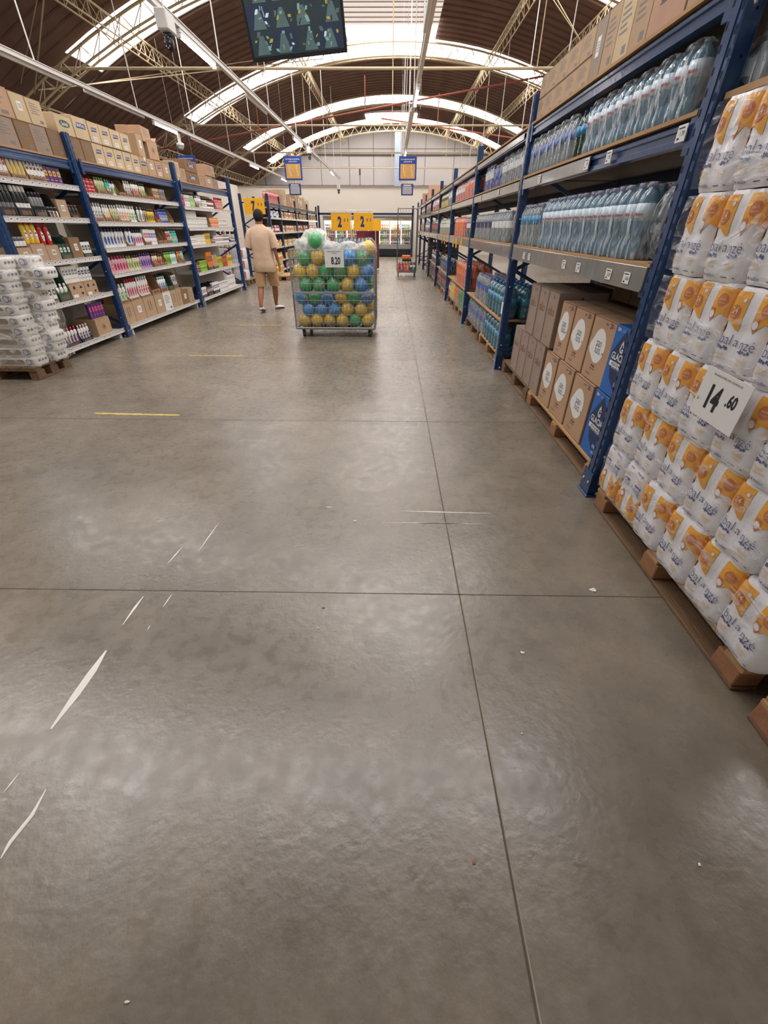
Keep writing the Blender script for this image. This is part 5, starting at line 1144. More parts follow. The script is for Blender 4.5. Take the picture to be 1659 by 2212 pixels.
# ================================================================ LEFT PALLET OF WRAPPED TISSUE
pallet(-4.46, 5.005, 1.0, .58, 'brown wooden pallet on the left carrying wrapped tissue packs', 1)
TW = mat('tissue_pack_film', (238, 236, 230), .3, var=.03, bump=.3, bscale=18, coat=.5); TWIN = mat('tissue_window_brown', (150, 132, 108), .4, var=.2, scale=20, coat=.5)
TG = mat('tissue_badge_grey', (110, 112, 130), .4); TGL = mat('tissue_badge_pale', (206, 208, 216), .4)
def mk_tissue(w, d, h):
    def mk():
        b = MB(); n = 36; rings = []
        for k in range(8):
            v = k / 7; s = 1 - .10 * abs(2 * v - 1) ** 4; ring = []
            for i in range(n):
                t = 6.2832 * i / n; c, s_ = math.cos(t), math.sin(t); q = (abs(c) ** 7 + abs(s_) ** 7) ** (-1 / 7); wv = 1 + .025 * noise.noise(Vector((c * 5, s_ * 5, v * 3)))
                ring.append((w / 2 * (1 - .03 * abs(2 * v - 1) ** 4) * c * q * wv, d / 2 * s * s_ * q * wv, v * h))
            rings.append(ring)
        b.loft(rings)
        def oval(cx, hw, hh, mi, off, y0):
            pts = []
            for i in range(24):
                t = 6.2832 * i / 24; x = max(-1, min(1, math.cos(t) * 1.0)); x = cx + (hw - hh) * (1 if math.cos(t) > 0 else -1) + math.cos(t) * hh if hw > hh else cx + math.cos(t) * hw
                pts.append((x, y0 - off, h * .5 + math.sin(t) * hh))
            b.add(pts, [tuple(range(24))], mi)
        yf_ = -d / 2 * 1.012
        oval(0, w * .27, h * .26, 1, .002, yf_); oval(w * .37, .032, .032, 2, .002, yf_); oval(w * .37, .024, .024, 3, .003, yf_); oval(w * .43, .022, .026, 2, .0035, yf_ + .004); oval(w * .43, .016, .018, 3, .0045, yf_ + .004)
        oval(-w * .38, .032, .032, 2, .002, yf_)
        xs_ = w / 2 * 1.012 + .002
        for yy in (-.05, .0, .05): b.quad((xs_, yy, h * .55), (0, 1, 0), (0, 0, 1), 2, -.014, .014, -.010, .010)
        return b.build('tissue_pack', [TW, TWIN, TG, TGL])
    return mk
for k in range(10):
    z = .142 + k * .105; lean = .012 * k
    for i in range(3):
        place('tissue', mk_tissue(.50, .25, .104), (-4.20 + lean * .8 - .51 * i + random.uniform(-.008, .008), 4.86 + random.uniform(-.008, .008), z), R(random.uniform(-2, 2)), 'white tissue pack with brown oval window, %s layer up, %s from right in front' % (nth(k + 1), nth(i + 1)), 'tissue pack', 'wrapped tissue packs, front column')
    place('tissue', None, (-4.165 + lean * .9 + (.06 if k > 6 else .02) * (1 + (k % 3)), 5.13, z), R(random.uniform(-3, 3)), 'white tissue pack end-on, %s layer up at the rear right of stack' % nth(k + 1), 'tissue pack', 'wrapped tissue packs, rear column')
b = MB(); nu, nv = 26, 22; vs = []
for j in range(nv + 1):
    for i in range(nu + 1):
        u, v = i / nu, j / nv; z = .15 + v * 1.06
        # runs along the front right corner then round to the side
        lean = .09 * v
        if u < .4: x = -4.35 + (u / .4) * .45 + lean; y = 4.715
        else: x = -3.905 + lean + .10 * math.sin((u - .4) / .6 * 3.1) * (1 + .6 * math.sin(v * 9)) * .5 + .05 * (u - .4); y = 4.72 + (u - .4) / .6 * .60
        n_ = noise.noise(Vector((u * 7, v * 9, 1))); vs.append((x + .02 * n_, y - .012 * abs(n_), z))
b.add(vs, [(j * (nu + 1) + i, j * (nu + 1) + i + 1, (j + 1) * (nu + 1) + i + 1, (j + 1) * (nu + 1) + i) for j in range(nv) for i in range(nu)], 0, True)
thing_mb('stretch_film', b, film('cloudy_film', (238, 232, 226), .34, 1.0, 7.0, (1, 1, 1.4), hi=.75), 'cloudy loose stretch film around the left tissue stack', 'plastic film')
# ================================================================ CAGE OF BALLS
CXm, CYf, CW_, CDp = -.853, 7.05, 1.227, .82
cg = empty('wire_cage_trolley', (CXm, CYf, 0), 0, 'grey wire mesh cage trolley on castors full of bagged balls', 'cage trolley')
h0, h1 = .125, 1.18; hw = CW_ / 2
ZN = mat('galvanised_wire', (158, 158, 156), .4, metal=.5, var=.08, scale=30)
b = MB()
for x in (-hw, hw):
    for y in (0, CDp): b.tube((x, y, h0), (x, y, h1), .014, 8)
for z in (h0 + .01, ): 
    b.tube((-hw, 0, z), (hw, 0, z), .016, 8); b.tube((-hw, CDp, z), (hw, CDp, z), .016, 8)
    for x in (-hw, hw): b.tube((x, 0, z), (x, CDp, z), .016, 8)
b.build('corner_frame', ZN, cg)
def mesh_panel(p0, du, dv, nu, nv, r=.0032, mi=0):
    b = MB(); p0 = Vector(p0); du = Vector(du); dv = Vector(dv)
    for i in range(nu + 1): b.tube(p0 + du * (i / nu), p0 + du * (i / nu) + dv, r, 5, caps=False)
    for j in range(nv + 1): b.tube(p0 + dv * (j / nv), p0 + dv * (j / nv) + du, r * 1.1, 5, caps=False)
    return b
mesh_panel((-hw, 0, .64), (CW_, 0, 0), (0, 0, h1 - .64), 23, 5).build('front_mesh', ZN, cg)
mesh_panel((-hw, 0, h0), (CW_, 0, 0), (0, 0, .50), 23, 5).build('front_mesh', ZN, cg)
mesh_panel((-hw, CDp, h0), (CW_, 0, 0), (0, 0, h1 - h0), 23, 10).build('rear_mesh', ZN, cg)
for x in (-hw, hw): mesh_panel((x, 0, h0), (0, CDp, 0), (0, 0, h1 - h0), 15, 10).build('side_mesh', ZN, cg)
b = MB(); b.box(-hw, hw, -.012, .012, .612, .645, 0, .003); b.build('middle_bar', ZN, cg)
b = MB(); b.box(-.16, .16, -.016, -.012, .615, .642); b.build('latch_bar', STEEL, cg)
for s in (-1, 1):
    b = MB(); b.tube((s * hw, -.02, .36), (s * hw, -.02, .60), .006, 6); b.sphere((s * hw, -.02, .60), .014, 8); b.build('latch_rod', STEEL, cg)
b = MB(); b.box(-hw, hw, 0, CDp, h0 - .012, h0, 0); b.build('floor_tray', ZN, cg)
RUB = mat('grey_rubber', (70, 70, 70), .6)
for x in (-hw + .10, hw - .09):
    for y in (.08, CDp - .08):
        c = empty('castor', (x, y, 0)); c.parent = cg
        b = MB(); b.tube((-.016, 0, .052), (.016, 0, .052), .052, 18); b.build('wheel', RUB, c)
        b = MB(); b.tube((-.019, 0, .052), (.019, 0, .052), .026, 12); b.build('hub', STEEL, c)
        b = MB(); b.box(-.026, -.020, -.02, .024, .045, .112); b.box(.020, .026, -.02, .024, .045, .112); b.box(-.03, .03, -.034, .034, .105, .113); b.build('fork', STEEL, c)
BCOL = {'Y': plastic('ball_yellow', (252, 206, 40), .3), 'G': plastic('ball_green', (46, 186, 96), .3), 'B': plastic('ball_blue', (44, 150, 232), .3)}
BPR = mat('ball_print_rust', (190, 96, 52), .4); BPW = mat('ball_print_cream', (240, 226, 196), .4)
BAG = film('clear_ball_bag', (214, 218, 214), .30, 1.0, 11.0, (1, 1, .5), hi=.75, rough=.06)
BAGM = film('frosted_ball_bag', (232, 234, 226), 1.3, .8, 6.0, (1, 1, 1), hi=.88)
BN_ = {'Y': 'yellow', 'G': 'green', 'B': 'blue'}
def mk_ball(c, kind):
    def mk():
        r = .101; b = MB(); b.sphere((0, 0, 0), r, 20, 0)
        if kind == 0:
            for a, e, s_, mi in ((.25, .1, .32, 2), (.35, .22, .16, 1), (.12, -.05, .14, 1), (.45, -.12, .12, 1)):
                pts = []
                for i in range(14):
                    t = 6.283 * i / 14; aa = a + math.cos(t) * s_ * (1 + .2 * math.sin(3 * t)); ee = e + math.sin(t) * s_
                    pts.append((math.sin(aa) * math.cos(ee) * r * (1.006 + .004 * mi), -math.cos(aa) * math.cos(ee) * r * (1.006 + .004 * mi), math.sin(ee) * r * (1.006 + .004 * mi)))
                cc = tuple(sum(p[k] for p in pts) / 14 * 1.02 for k in range(3)); b.add(pts + [cc], [(i, (i + 1) % 14, 14) for i in range(14)], mi)
        o = b.build('ball', [BCOL[c], BPR, BPW])
        g = MB(); sd = Vector((kind * 3.1, 0, 0))
        def fn(d):
            v = 1.10 + .10 * noise.noise(d * 2.6 + sd) + .07 * noise.noise(d * 7 + sd)
            top = max(0, d.z - .45) + max(0, d.x * (1 if kind % 3 else -1) - .55); return v + .7 * top * (.6 + .6 * noise.noise(d * 5 + sd))
        g.sphere((0, 0, 0), r, 26, 0, (1, 1, 1), lambda d: fn(d)); g.build('clear_bag', BAG, o); return o
    return mk
BALLS = [(-1.353, 0.23, 'Y', 1), (-1.153, 0.23, 'Y', 1), (-0.953, 0.23, 'Y', 1), (-0.753, 0.23, 'Y', 1), (-0.553, 0.23, 'G', 1), (-0.352, 0.23, 'Y', 1), (-1.272, 0.385, 'B', 2), (-1.071, 0.39, 'B', 2), (-0.869, 0.386, 'B', 2), (-0.667, 0.395, 'Y', 2), (-0.458, 0.39, 'Y', 2),
 (-1.363, 0.547, 'B', 3), (-1.166, 0.55, 'G', 3), (-0.965, 0.553, 'B', 3), (-0.763, 0.562, 'Y', 3), (-0.56, 0.558, 'G', 3), (-0.357, 0.556, 'B', 3), (-1.29, 0.72, 'G', 4), (-1.084, 0.724, 'G', 4), (-0.87, 0.72, 'G', 4), (-0.655, 0.722, 'Y', 4), (-0.447, 0.727, 'B', 4),
 (-1.36, 0.895, 'Y', 5), (-1.161, 0.901, 'Y', 5), (-0.965, 0.90, 'G', 5), (-0.768, 0.90, 'G', 5), (-0.562, 0.90, 'Y', 5), (-0.355, 0.90, 'B', 5), (-1.28, 1.075, 'G', 6), (-1.077, 1.083, 'Y', 6), (-0.872, 1.07, 'B', 6), (-0.606, 1.08, 'B', 6), (-0.405, 1.075, 'G', 6)]
cnt = {}
for i, (x, z, c, row) in enumerate(BALLS):
    cnt[(row, c)] = cnt.get((row, c), 0) + 1; kd = (i * 7 + row) % 5
    place(('ball', c, kd), mk_ball(c, kd), (x, 7.19 + random.uniform(-.01, .015), z), random.uniform(-.5, .5), '%s bagged ball, %s %s one from left in front row %s up' % (BN_[c], nth(cnt[(row, c)]), BN_[c], nth(row)), 'ball', 'bagged balls in the cage', tilt=(random.uniform(-.6, .6), 0))
for row in range(6):
    for i in range(5):
        c = 'YGB'[(row * 2 + i) % 3]; place(('ball', c, (row + i) % 5), mk_ball(c, (row + i) % 5), (-1.30 + i * .22 + (row % 2) * .07, 7.42, .235 + row * .165), random.uniform(-3, 3), '%s bagged ball, %s in the second row back, %s layer' % (BN_[c], nth(i + 1), nth(row + 1)), 'ball', 'bagged balls deeper in the cage')
def big_bag(x, y, z, rx, ry, rz_, lab, m=BAGM, sd=0, ball=None):
    b = MB(); b.sphere((0, 0, 0), 1.0, 30, 0, (rx, ry, rz_), lambda d: 1 + .22 * noise.noise(d * 1.9 + Vector((sd, 0, 0))) + .13 * noise.noise(d * 5 + Vector((sd, 3, 0))) + .05 * noise.noise(d * 13))
    thing_mb('frosted_ball_bag', b, m, lab, 'plastic bag', 'frosted bags heaped on the cage', (x, y, z))
big_bag(-1.25, 7.25, 1.20, .17, .14, .12, 'frosted bag heaped at the left top of the ball cage', sd=1)
big_bag(-1.12, 7.36, 1.30, .20, .15, .13, 'tall frosted bag peak behind the topmost green ball', sd=5)
big_bag(-.88, 7.24, 1.19, .17, .14, .09, 'low frosted bag behind the 8.20 sheet on the cage', sd=9)
big_bag(-.62, 7.28, 1.18, .16, .14, .10, 'bluish frosted bag right of the 8.20 sheet', sd=13)
big_bag(-.38, 7.25, 1.17, .16, .14, .10, 'frosted bag over the right top corner of the cage', sd=17)
place(('ball', 'G', 2), mk_ball('G', 2), (-1.09, 7.14, 1.29), -.3, 'green ball sitting highest on top of the cage heap', 'ball', 'bagged balls in the cage')
place(('ball', 'Y', 1), mk_ball('Y', 1), (-.33, 7.22, 1.19), .4, 'yellow ball peeking from the bag at the right top corner', 'ball', 'bagged balls in the cage')
def d820(b, y, U, V):
    b.text('8.20', (.02, y, -.035), U, V, .125, 0, .03, .62); b.text('S/', (-.105, y, -.055), U, V, .022, 0)
    b.text('VINIBALL PERRITO GUAPITO', (0, y, .082), U, V, .0155, 0, .02); b.text('X UNIDAD', (0, y, .062), U, V, .0145, 0, .02)
sheet('price_sheet', .275, .225, 'white price sheet reading 8.20 clipped to the ball cage', d820, (-.815, 7.022, 1.075), 0)

# ================================================================ WATER DISPLAY WITH PRICE STAND (behind the cage)
pallet(-1.16, 15.4, 1.2, 1.0, 'pallet under the water packs behind the ball cage')
for k in range(3):
    for i in range(5):
        blue = i < 3
        place(('wd', blue), make_pack(2, 3, .052, .34, 'soda', CLEAR, LAB['blue' if blue else 'white'], CAPS['blue' if blue else 'grey'], False, n=8), (-1.60 + i * .226, 15.12, .142 + .345 * k), 0, '%s water pack, %s from left, %s tier of display' % ('blue label' if blue else 'clear', nth(i + 1), nth(k + 1)), 'bottle pack', 'water packs on the middle display')
st = empty('price_stand', (-1.17, 14.88, 0), 0, 'white T-shaped stand holding two yellow price boards', 'sign stand')
b = MB(); b.tube((0, 0, .02), (0, 0, 1.84), .014, 8); b.build('pole', WSTEEL, st)
b = MB(); b.tube((-.64, 0, 1.84), (.66, 0, 1.84), .010, 8); b.build('crossbar', WSTEEL, st)
b = MB(); b.box(-.2, .2, -.15, .15, 0, .02, 0, .004); b.build('base', WSTEEL, st)
panel_board('price_board', .565, .42, 'yellow price board reading 2.00, left one on the stand', (-1.47, 14.84, 1.565), 0, price('2', '0', '0', .565, .42), mats=[FOLD])
panel_board('price_board', .565, .42, 'yellow price board reading 2.60, right one on the stand', (-.81, 14.84, 1.575), 0, price('2', '6', '0', .565, .42), mats=[FOLD])
r = empty('price_stand', (-.62, 20.0, 0), 0, 'farther white stand with one blank yellow board', 'sign stand')
b = MB(); b.tube((0, 0, .02), (0, 0, 1.72), .012, 8); b.build('pole', WSTEEL, r); b = MB(); b.box(-.35, .4, -.01, .01, 1.70, 1.72); b.build('crossbar', WSTEEL, r)
b = MB(); b.box(-.22, .22, -.02, -.014, 1.33, 1.68); b.build('board', YELLOW, r); b = MB(); b.box(-.2, .2, -.15, .15, 0, .02); b.build('base', WSTEEL, r)
b = MB(); b.box(-.45, .45, -.3, .3, 0, 1.32, 0, .006); b.box(-.1, .38, -.305, -.3, .7, 1.25, 1)
thing_mb('display_bin', b, [mat('maroon_card', (110, 36, 46), .5), mat('maroon_panel', (92, 28, 40), .5)], 'dark maroon cardboard display behind the water packs', 'display box', loc=(-.95, 20.6, 0))
# ================================================================ ROLL CONTAINER
rc = empty('roll_container', (.55, 16.85, 0), 0, 'tall grey tube roll container with few drinks by right rack', 'roll container')
TB = mat('dull_grey_tube', (120, 116, 108), .4, metal=.5)
w2, dp, ht = .33, .62, 1.97
for s, y in ((-1, 0), (1, 0)):
    x = s * w2; b = MB()
    pts = [(x, y, .14), (x, y, ht - .06), (x, y + .05, ht), (x, y + dp - .05, ht), (x, y + dp, ht - .06), (x, y + dp, .14)]; b.path(pts, .013, 7)
    for z in (.5, .95, 1.4, 1.75): b.tube((x, y, z), (x, y + dp, z), .005, 5)
    for k in range(1, 6): b.tube((x, y + dp * k / 6, .14), (x, y + dp * k / 6, ht), .004, 5)
    b.build('side_frame', TB, rc)
b = MB(); b.path([(-w2, dp, .14), (-w2, dp, ht - .05), (-w2 + .05, dp, ht), (w2 - .05, dp, ht), (w2, dp, ht - .05), (w2, dp, .14)], .012, 7)
for k in range(1, 7): b.tube((-w2 + 2 * w2 * k / 7, dp, .14), (-w2 + 2 * w2 * k / 7, dp, ht), .004, 5)
b.build('rear_frame', TB, rc)
b = MB(); b.box(-w2, w2, 0, dp, .13, .15); b.build('base_tray', TB, rc)
for x in (-w2 + .04, w2 - .04):
    for y in (.05, dp - .05):
        b = MB(); b.tube((x - .014, y, .055), (x + .014, y, .055), .055, 12); b.box(x - .02, x + .02, y - .02, y + .02, .10, .13); b.build('castor', RUB, rc)
for i, (li, la, ca, nm) in enumerate(((REDD, 'red', 'white', 'red'), (ORA, 'orange', 'orange', 'orange'), (DARKG, 'white', 'white', 'green'))):
    place(('rcp', nm), make_pack(2, 2, .05, .31, 'soda', li, LAB[la], CAPS[ca], False, n=8), (.345 + i * .206, 16.99, .152), 0, nm + ' soda pack on the base of the roll container', 'bottle pack')
b = MB(); b.box(-.16, .16, -.12, .12, 0, .05, 0, .01)
for k in range(5): b.box(-.15 + k * .065, -.12 + k * .065, -.13, .12, -.0, .06, 0)
thing_mb('bottle_crate', b, BLACK, 'black crate resting on sodas in the roll container', 'crate', loc=(.55, 17.0, .47))
b = MB(); b.box(-.15, .15, -.1, .1, 0, .11, 0, .02); thing_mb('orange_pack', b, CAPS['orange'], 'orange packet on the black crate in the roll container', 'packet', loc=(.53, 17.0, .535))
# ================================================================ COOLERS
FY = 29.0
co = empty('glass_door_cooler', (-1.34, FY, 0), 0, 'long lit refrigerated cabinet with glass doors at the back wall', 'cooler')
L0, L1 = -2.5, 2.5; nd = 8; dw = (L1 - L0) / nd
CF = mat('cooler_frame_white', (214, 212, 206), .4, var=.03); CG = mat('cooler_grey_panel', (150, 150, 148), .4); GL = film('cooler_glass', (220, 230, 232), .06, .0, 4.0, hi=.06)
LIT = mat('cooler_light', (255, 250, 236), .5, var=0, emis=(255, 248, 230), es=3.0)
b = MB(); b.box(L0, L1, .72, .78, 0, 1.98); b.box(L0 - .05, L0, 0, .78, 0, 1.98); b.box(L1, L1 + .05, 0, .78, 0, 1.98); b.box(L0, L1, 0, .78, 1.90, 1.98); b.build('housing', CF, co)
b = MB(); b.box(L0, L1, -.04, .70, .38, .60, 0, .01); b.build('lower_panel', CG, co); b = MB(); b.box(L0, L1, 0, .70, .04, .38); b.build('plinth_grille', BLACK, co)
b = MB(); b.box(L0, L1, -.02, .03, 1.74, 1.90); b.build('header_panel', mat('cooler_header_tan', (206, 184, 150), .5), co)
for i in range(nd):
    b = MB(); b.text('BEBIDAS', (L0 + dw * (i + .5), -.0215, 1.82), (1, 0, 0), (0, 0, 1), .07, 0, .02); b.build('header_lettering', INKBROWN, co)
for i in range(nd + 1):
    b = MB(); x = L0 + dw * i; b.box(x - .025, x + .025, -.02, .03, .60, 1.74); b.build('door_frame', CF, co)
for i in range(nd):
    b = MB(); x = L0 + dw * i; b.box(x + .03, x + dw - .03, -.012, -.006, .62, 1.72); g = b.build('glass_door', GL, co)
    b = MB(); b.box(x + dw - .07, x + dw - .055, -.05, -.02, .9, 1.4); b.build('door_handle', SILVER, g)
    b = MB(); b.box(x + .03, x + .05, .04, .06, .64, 1.70); b.build('light_strip', LIT, co)
for z in (.62, .98, 1.34): b = MB(); b.box(L0, L1, .08, .70, z - .015, z); b.build('shelf', WSTEEL, co)
b = MB(); b.box(L0, L1, .06, .70, 1.72, 1.735); b.build('light_strip', LIT, co)
cols = ['yellow', 'red', 'orange', 'lime', 'white', 'yellow', 'pink', 'blue', 'green', 'cream', 'navy', 'orange']
n = 0
for k, z in enumerate((.62, .98, 1.34)):
    for i in range(nd):
        for j in range(5):
            bo = cols[(i * 3 + j // 2 + k * 5) % 12]; w_, h_ = .10, .28
            def mk(bo=bo):
                b = MB(); r_ = .045; b.lathe([(r_, 0, 0), (r_, .08, 1), (r_, .15, 0), (r_ * .9, .19, 0), (r_ * .4, .25, 1), (r_ * .4, .28, 1)], 8); return b.build('drink_bottle', [PC[bo], PC['white']])
            place(('cb', bo), mk, (-1.34 + L0 + dw * i + .09 + j * .11, FY + .15, z + .001), 0, '%s bottle, %s across in cooler door %s, %s shelf' % (bo if bo != 'cream' else 'cream coloured', nth(j + 1), ('one', 'two', 'three', 'four', 'five', 'six', 'seven', 'eight')[i], ('bottom', 'middle', 'top')[k]), 'bottle', 'bottles in the cooler')
fb = empty('steel_portal', (-1.4, 28.75, 0), 0, 'navy steel posts and crossbeam framing the cooler', 'steel frame')
b = MB(); b.box(-2.72, 2.6, -.05, .05, 2.0, 2.10); b.build('crossbeam', BLUE_D, fb)
for x in (-2.72, 2.55): b = MB(); b.box(x, x + .1, -.05, .05, 0, 2.42); b.build('post', BLUE_D, fb)

# ================================================================ HANGING SIGNS
def hang_sign(x, y, z1, lab, low=True):
    r = empty('aisle_sign', (x, y, z1), 0, lab, 'hanging sign', 'hanging aisle signs')
    b = MB(); b.box(-.26, .26, -.01, .01, -.56, 0, 0, .003); b.build('blue_board', BLUESIGN, r)
    b = MB(); b.text('Los mejores precios,', (0, -.0115, -.07), (1, 0, 0), (0, 0, 1), .050, 0, .02); b.text('¡cerca de ti!', (0, -.0115, -.125), (1, 0, 0), (0, 0, 1), .050, 0, .02); b.build('lettering', WHITE, r)
    b = MB(); b.box(-.215, .215, -.014, -.010, -.52, -.18); b.build('insert', mat('manila_insert', (214, 164, 90), .5, var=.08), r)
    b = MB()
    for (a, c, l_) in ((-.12, -.3, .09), (.1, -.28, .08), (.13, -.4, .06), (-.08, -.42, .05)): b.quad((a, -.0155, c), (1, 0, 0), (0, 0, 1), 0, -.006, .006, -l_, l_)
    b.build('painted_glare', WHITE, r)  # white streaks on the insert are glare put in as colour
    for xx in (-.2, .2): c = MB(); c.tube((xx, 0, 0), (xx, 0, rz(x) - z1 - .3), .002, 4); c.build('hanging_wire', WSTEEL, r)
    if low:
        for xx in (-.05, .03): c = MB(); c.box(xx, xx + .02, -.004, .004, -.64, -.56); c.build('link', WSTEEL, r)
        b = MB(); b.box(-.18, .18, -.01, .01, -.92, -.64, 0, .003); b.build('lower_board', mat('navy_board', (44, 58, 106), .4), r)
        b = MB(); b.box(-.14, .14, -.014, -.010, -.89, -.70); b.box(-.12, .12, -.014, -.01, -.69, -.66, 1); b.build('lower_insert', [mat('grey_sleeve', (170, 170, 178), .2, coat=.6), RAILW], r)
hang_sign(-2.93, 16, 3.165, 'blue and tan hanging aisle sign above the walking man')
hang_sign(.47, 16, 3.165, 'blue and tan hanging aisle sign at the right of the aisle')
hang_sign(-6.07, 16, 3.175, 'blue hanging aisle sign half hidden behind left rack cartons', False)

# ================================================================ TELEVISION
tv = empty('security_monitor', (-1.02, 6.6, 2.985), 0, 'large dark monitor showing camera views hanging from the roof', 'monitor')
tv.rotation_euler = (R(12), R(-4.5), R(0))
TW_, TH_ = 1.05, .62
b = MB(); b.box(-TW_ / 2, TW_ / 2, 0, .05, 0, TH_, 0, .006); b.build('housing', BLACK, tv)
SCR = [mat('screen_' + k, c, .15, var=.25, scale=9, emis=c, es=.55) for k, c in dict(a=(34, 44, 48), b=(70, 88, 88), c=(104, 140, 140), d=(150, 136, 60), e=(180, 190, 200), f=(30, 40, 60)).items()]
b = MB(); F_ = -.002; b.quad((0, F_, TH_ / 2), (1, 0, 0), (0, 0, 1), 0, -TW_ / 2 + .03, TW_ / 2 - .03, -TH_ / 2 + .035, TH_ / 2 - .03)
rnd = random.Random(4); gw, gh = (TW_ - .07) / 4, (TH_ - .075) / 3
for r_ in range(3):
    for c_ in range(4):
        x0 = -TW_ / 2 + .035 + c_ * gw; z0 = .04 + r_ * gh
        b.quad((x0 + gw / 2, F_ - .001, z0 + gh / 2), (1, 0, 0), (0, 0, 1), rnd.choice((0, 5, 0)), -gw * .48, gw * .48, -gh * .47, gh * .47)
        cx = x0 + gw * rnd.uniform(.35, .65)
        b.add([(cx - gw * .28, F_ - .002, z0 + .008), (cx + gw * .30, F_ - .002, z0 + .008), (cx + gw * .10, F_ - .002, z0 + gh * .8), (cx - gw * .08, F_ - .002, z0 + gh * .8)], [(0, 1, 2, 3)], 1)
        for q in range(9):
            px, pz = x0 + gw * rnd.uniform(.1, .9), z0 + gh * rnd.uniform(.15, .9); sk = rnd.uniform(-.02, .02); ww, hh_ = rnd.uniform(.004, .018), rnd.uniform(.01, .045)
            b.add([(max(x0, px - ww), F_ - .003, pz - hh_ / 2), (min(x0 + gw, px + ww), F_ - .003, pz - hh_ / 2), (min(x0 + gw, px + ww + sk), F_ - .003, min(z0 + gh, pz + hh_ / 2)), (max(x0, px - ww + sk), F_ - .003, min(z0 + gh, pz + hh_ / 2))], [(0, 1, 2, 3)], rnd.choice((1, 2, 2, 3, 4, 5)))
b.build('screen', SCR, tv)
b = MB(); b.box(-.12, .12, .05, .09, .2, .5); b.tube((0, .09, .35), (0, .35, 2.0), .02, 8); b.build('ceiling_mount', DGREY, tv)

# ================================================================ CAMERAS AND SPEAKERS ON THE TRACKS
def cam_unit(x, y, z, s, lab):
    r = empty('ceiling_camera', (x, y, z), 0, lab, 'ceiling camera')
    b = MB(); b.box(-.065 * s, .065 * s, -.14 * s, .10 * s, 0, .17 * s, 0, .012 * s); b.build('white_housing', WSTEEL, r)
    b = MB(); b.tube((0, 0, .17 * s), (0, 0, ZT + .05 - z if ZT + .05 - z > .18 * s else .2 * s), .012, 6); b.build('stem', WSTEEL, r)
    c = MB(); c.lathe([(.06 * s, -.03 * s, 0), (.066 * s, 0, 0)], 12); c.build('collar', DGREY, r)
    c = MB(); c.sphere((0, -.02 * s, -.08 * s), .062 * s, 14, 0, (.8, .8, 1.25)); g = c.build('lens_pod', BLACK, r)
    c = MB()
    for k in range(8): c.disc((math.cos(k * .785) * .028 * s, -.078 * s, -.08 * s + math.sin(k * .785) * .05 * s), (1, 0, 0), (0, 0, 1), .008 * s, 0, 8)
    c.build('light_dots', SILVER, g)
cam_unit(-2.70, 7.35, 3.36, 1.05, 'white camera unit with black pod below the middle track')
cam_unit(-2.46, 16.3, 3.24, .9, 'small white camera unit beside the left aisle sign')
cam_unit(-2.85, 28.4, 3.1, 1.2, 'far camera unit at the end of the middle track')
r = empty('dome_camera', (-5.85, 15.2, 3.28), 0, 'white dome camera under the left ceiling track', 'dome camera')
b = MB(); b.lathe([(.04, .27, 0), (.04, .08, 0), (.10, .06, 0), (.10, 0, 0)], 14); b.build('mount', WSTEEL, r); b = MB(); b.sphere((0, 0, -.01), .085, 14, 0, (1, 1, .9)); b.build('dome', mat('smoked_dome', (170, 168, 166), .15), r)
for x, y, z, nm in ((-2.2, 37.0, 4.4, 'left'),):
    b = MB(); b.box(-.06, .06, -.02, .02, .0, .35); b.box(-.02, .02, -.02, .02, -1.6, 0); thing_mb('wall_device', b, DGREY, 'small dark device on a slim pole before the gable', 'device', loc=(x, y, z))
for x, zt in ((.30, 5.2), (.38, 5.2), (.62, 5.0)):
    b = MB(); b.tube((x, 12.2 + x, 3.63), (x, 12.2 + x, rz(x) - .3), .004, 5); thing_mb('hanging_cable', b, WSTEEL, 'thin pale cable hanging above the right track, strand %s' % ('one' if x < .35 else 'two' if x < .5 else 'three'), 'cable', 'cables above the right track')

# ================================================================ THE WALKING MAN
SKIN = mat('brown_skin', (158, 104, 78), .5, var=.06, scale=9); HAIR = mat('black_hair', (22, 19, 18), .75, var=.3, scale=60, bump=.8, bscale=90)
SHIRT = mat('beige_shirt', (208, 178, 150), .85, var=.05, scale=7, bump=.7, bscale=7); SHORTS = mat('tan_shorts', (188, 150, 112), .85, var=.06, scale=7, bump=.3, bscale=10)
SHOE = mat('white_canvas', (232, 230, 228), .6); SOLE = mat('dark_sole', (60, 56, 56), .7)
man = empty('person', (-2.48, 9.50, 0), 0, 'person in beige t-shirt and tan shorts walking away down the aisle', 'person')
nodes = []; edges = []
def nd_(p, r, par=None):
    nodes.append((p, r)); 
    if par is not None: edges.append((par, len(nodes) - 1))
    return len(nodes) - 1
pe = nd_((0, 0, .90), (.13, .095)); sp = nd_((0, .0, 1.05), (.125, .09), pe); ch = nd_((0, -.005, 1.24), (.145, .10), sp); up = nd_((0, 0, 1.38), (.09, .07), ch)
nk = nd_((0, .01, 1.47), (.052, .052), up); hl = nd_((.0, .03, 1.545), (.066, .072), nk); hm = nd_((0, .035, 1.615), (.078, .092), hl); ht_ = nd_((0, .03, 1.675), (.062, .075), hm)
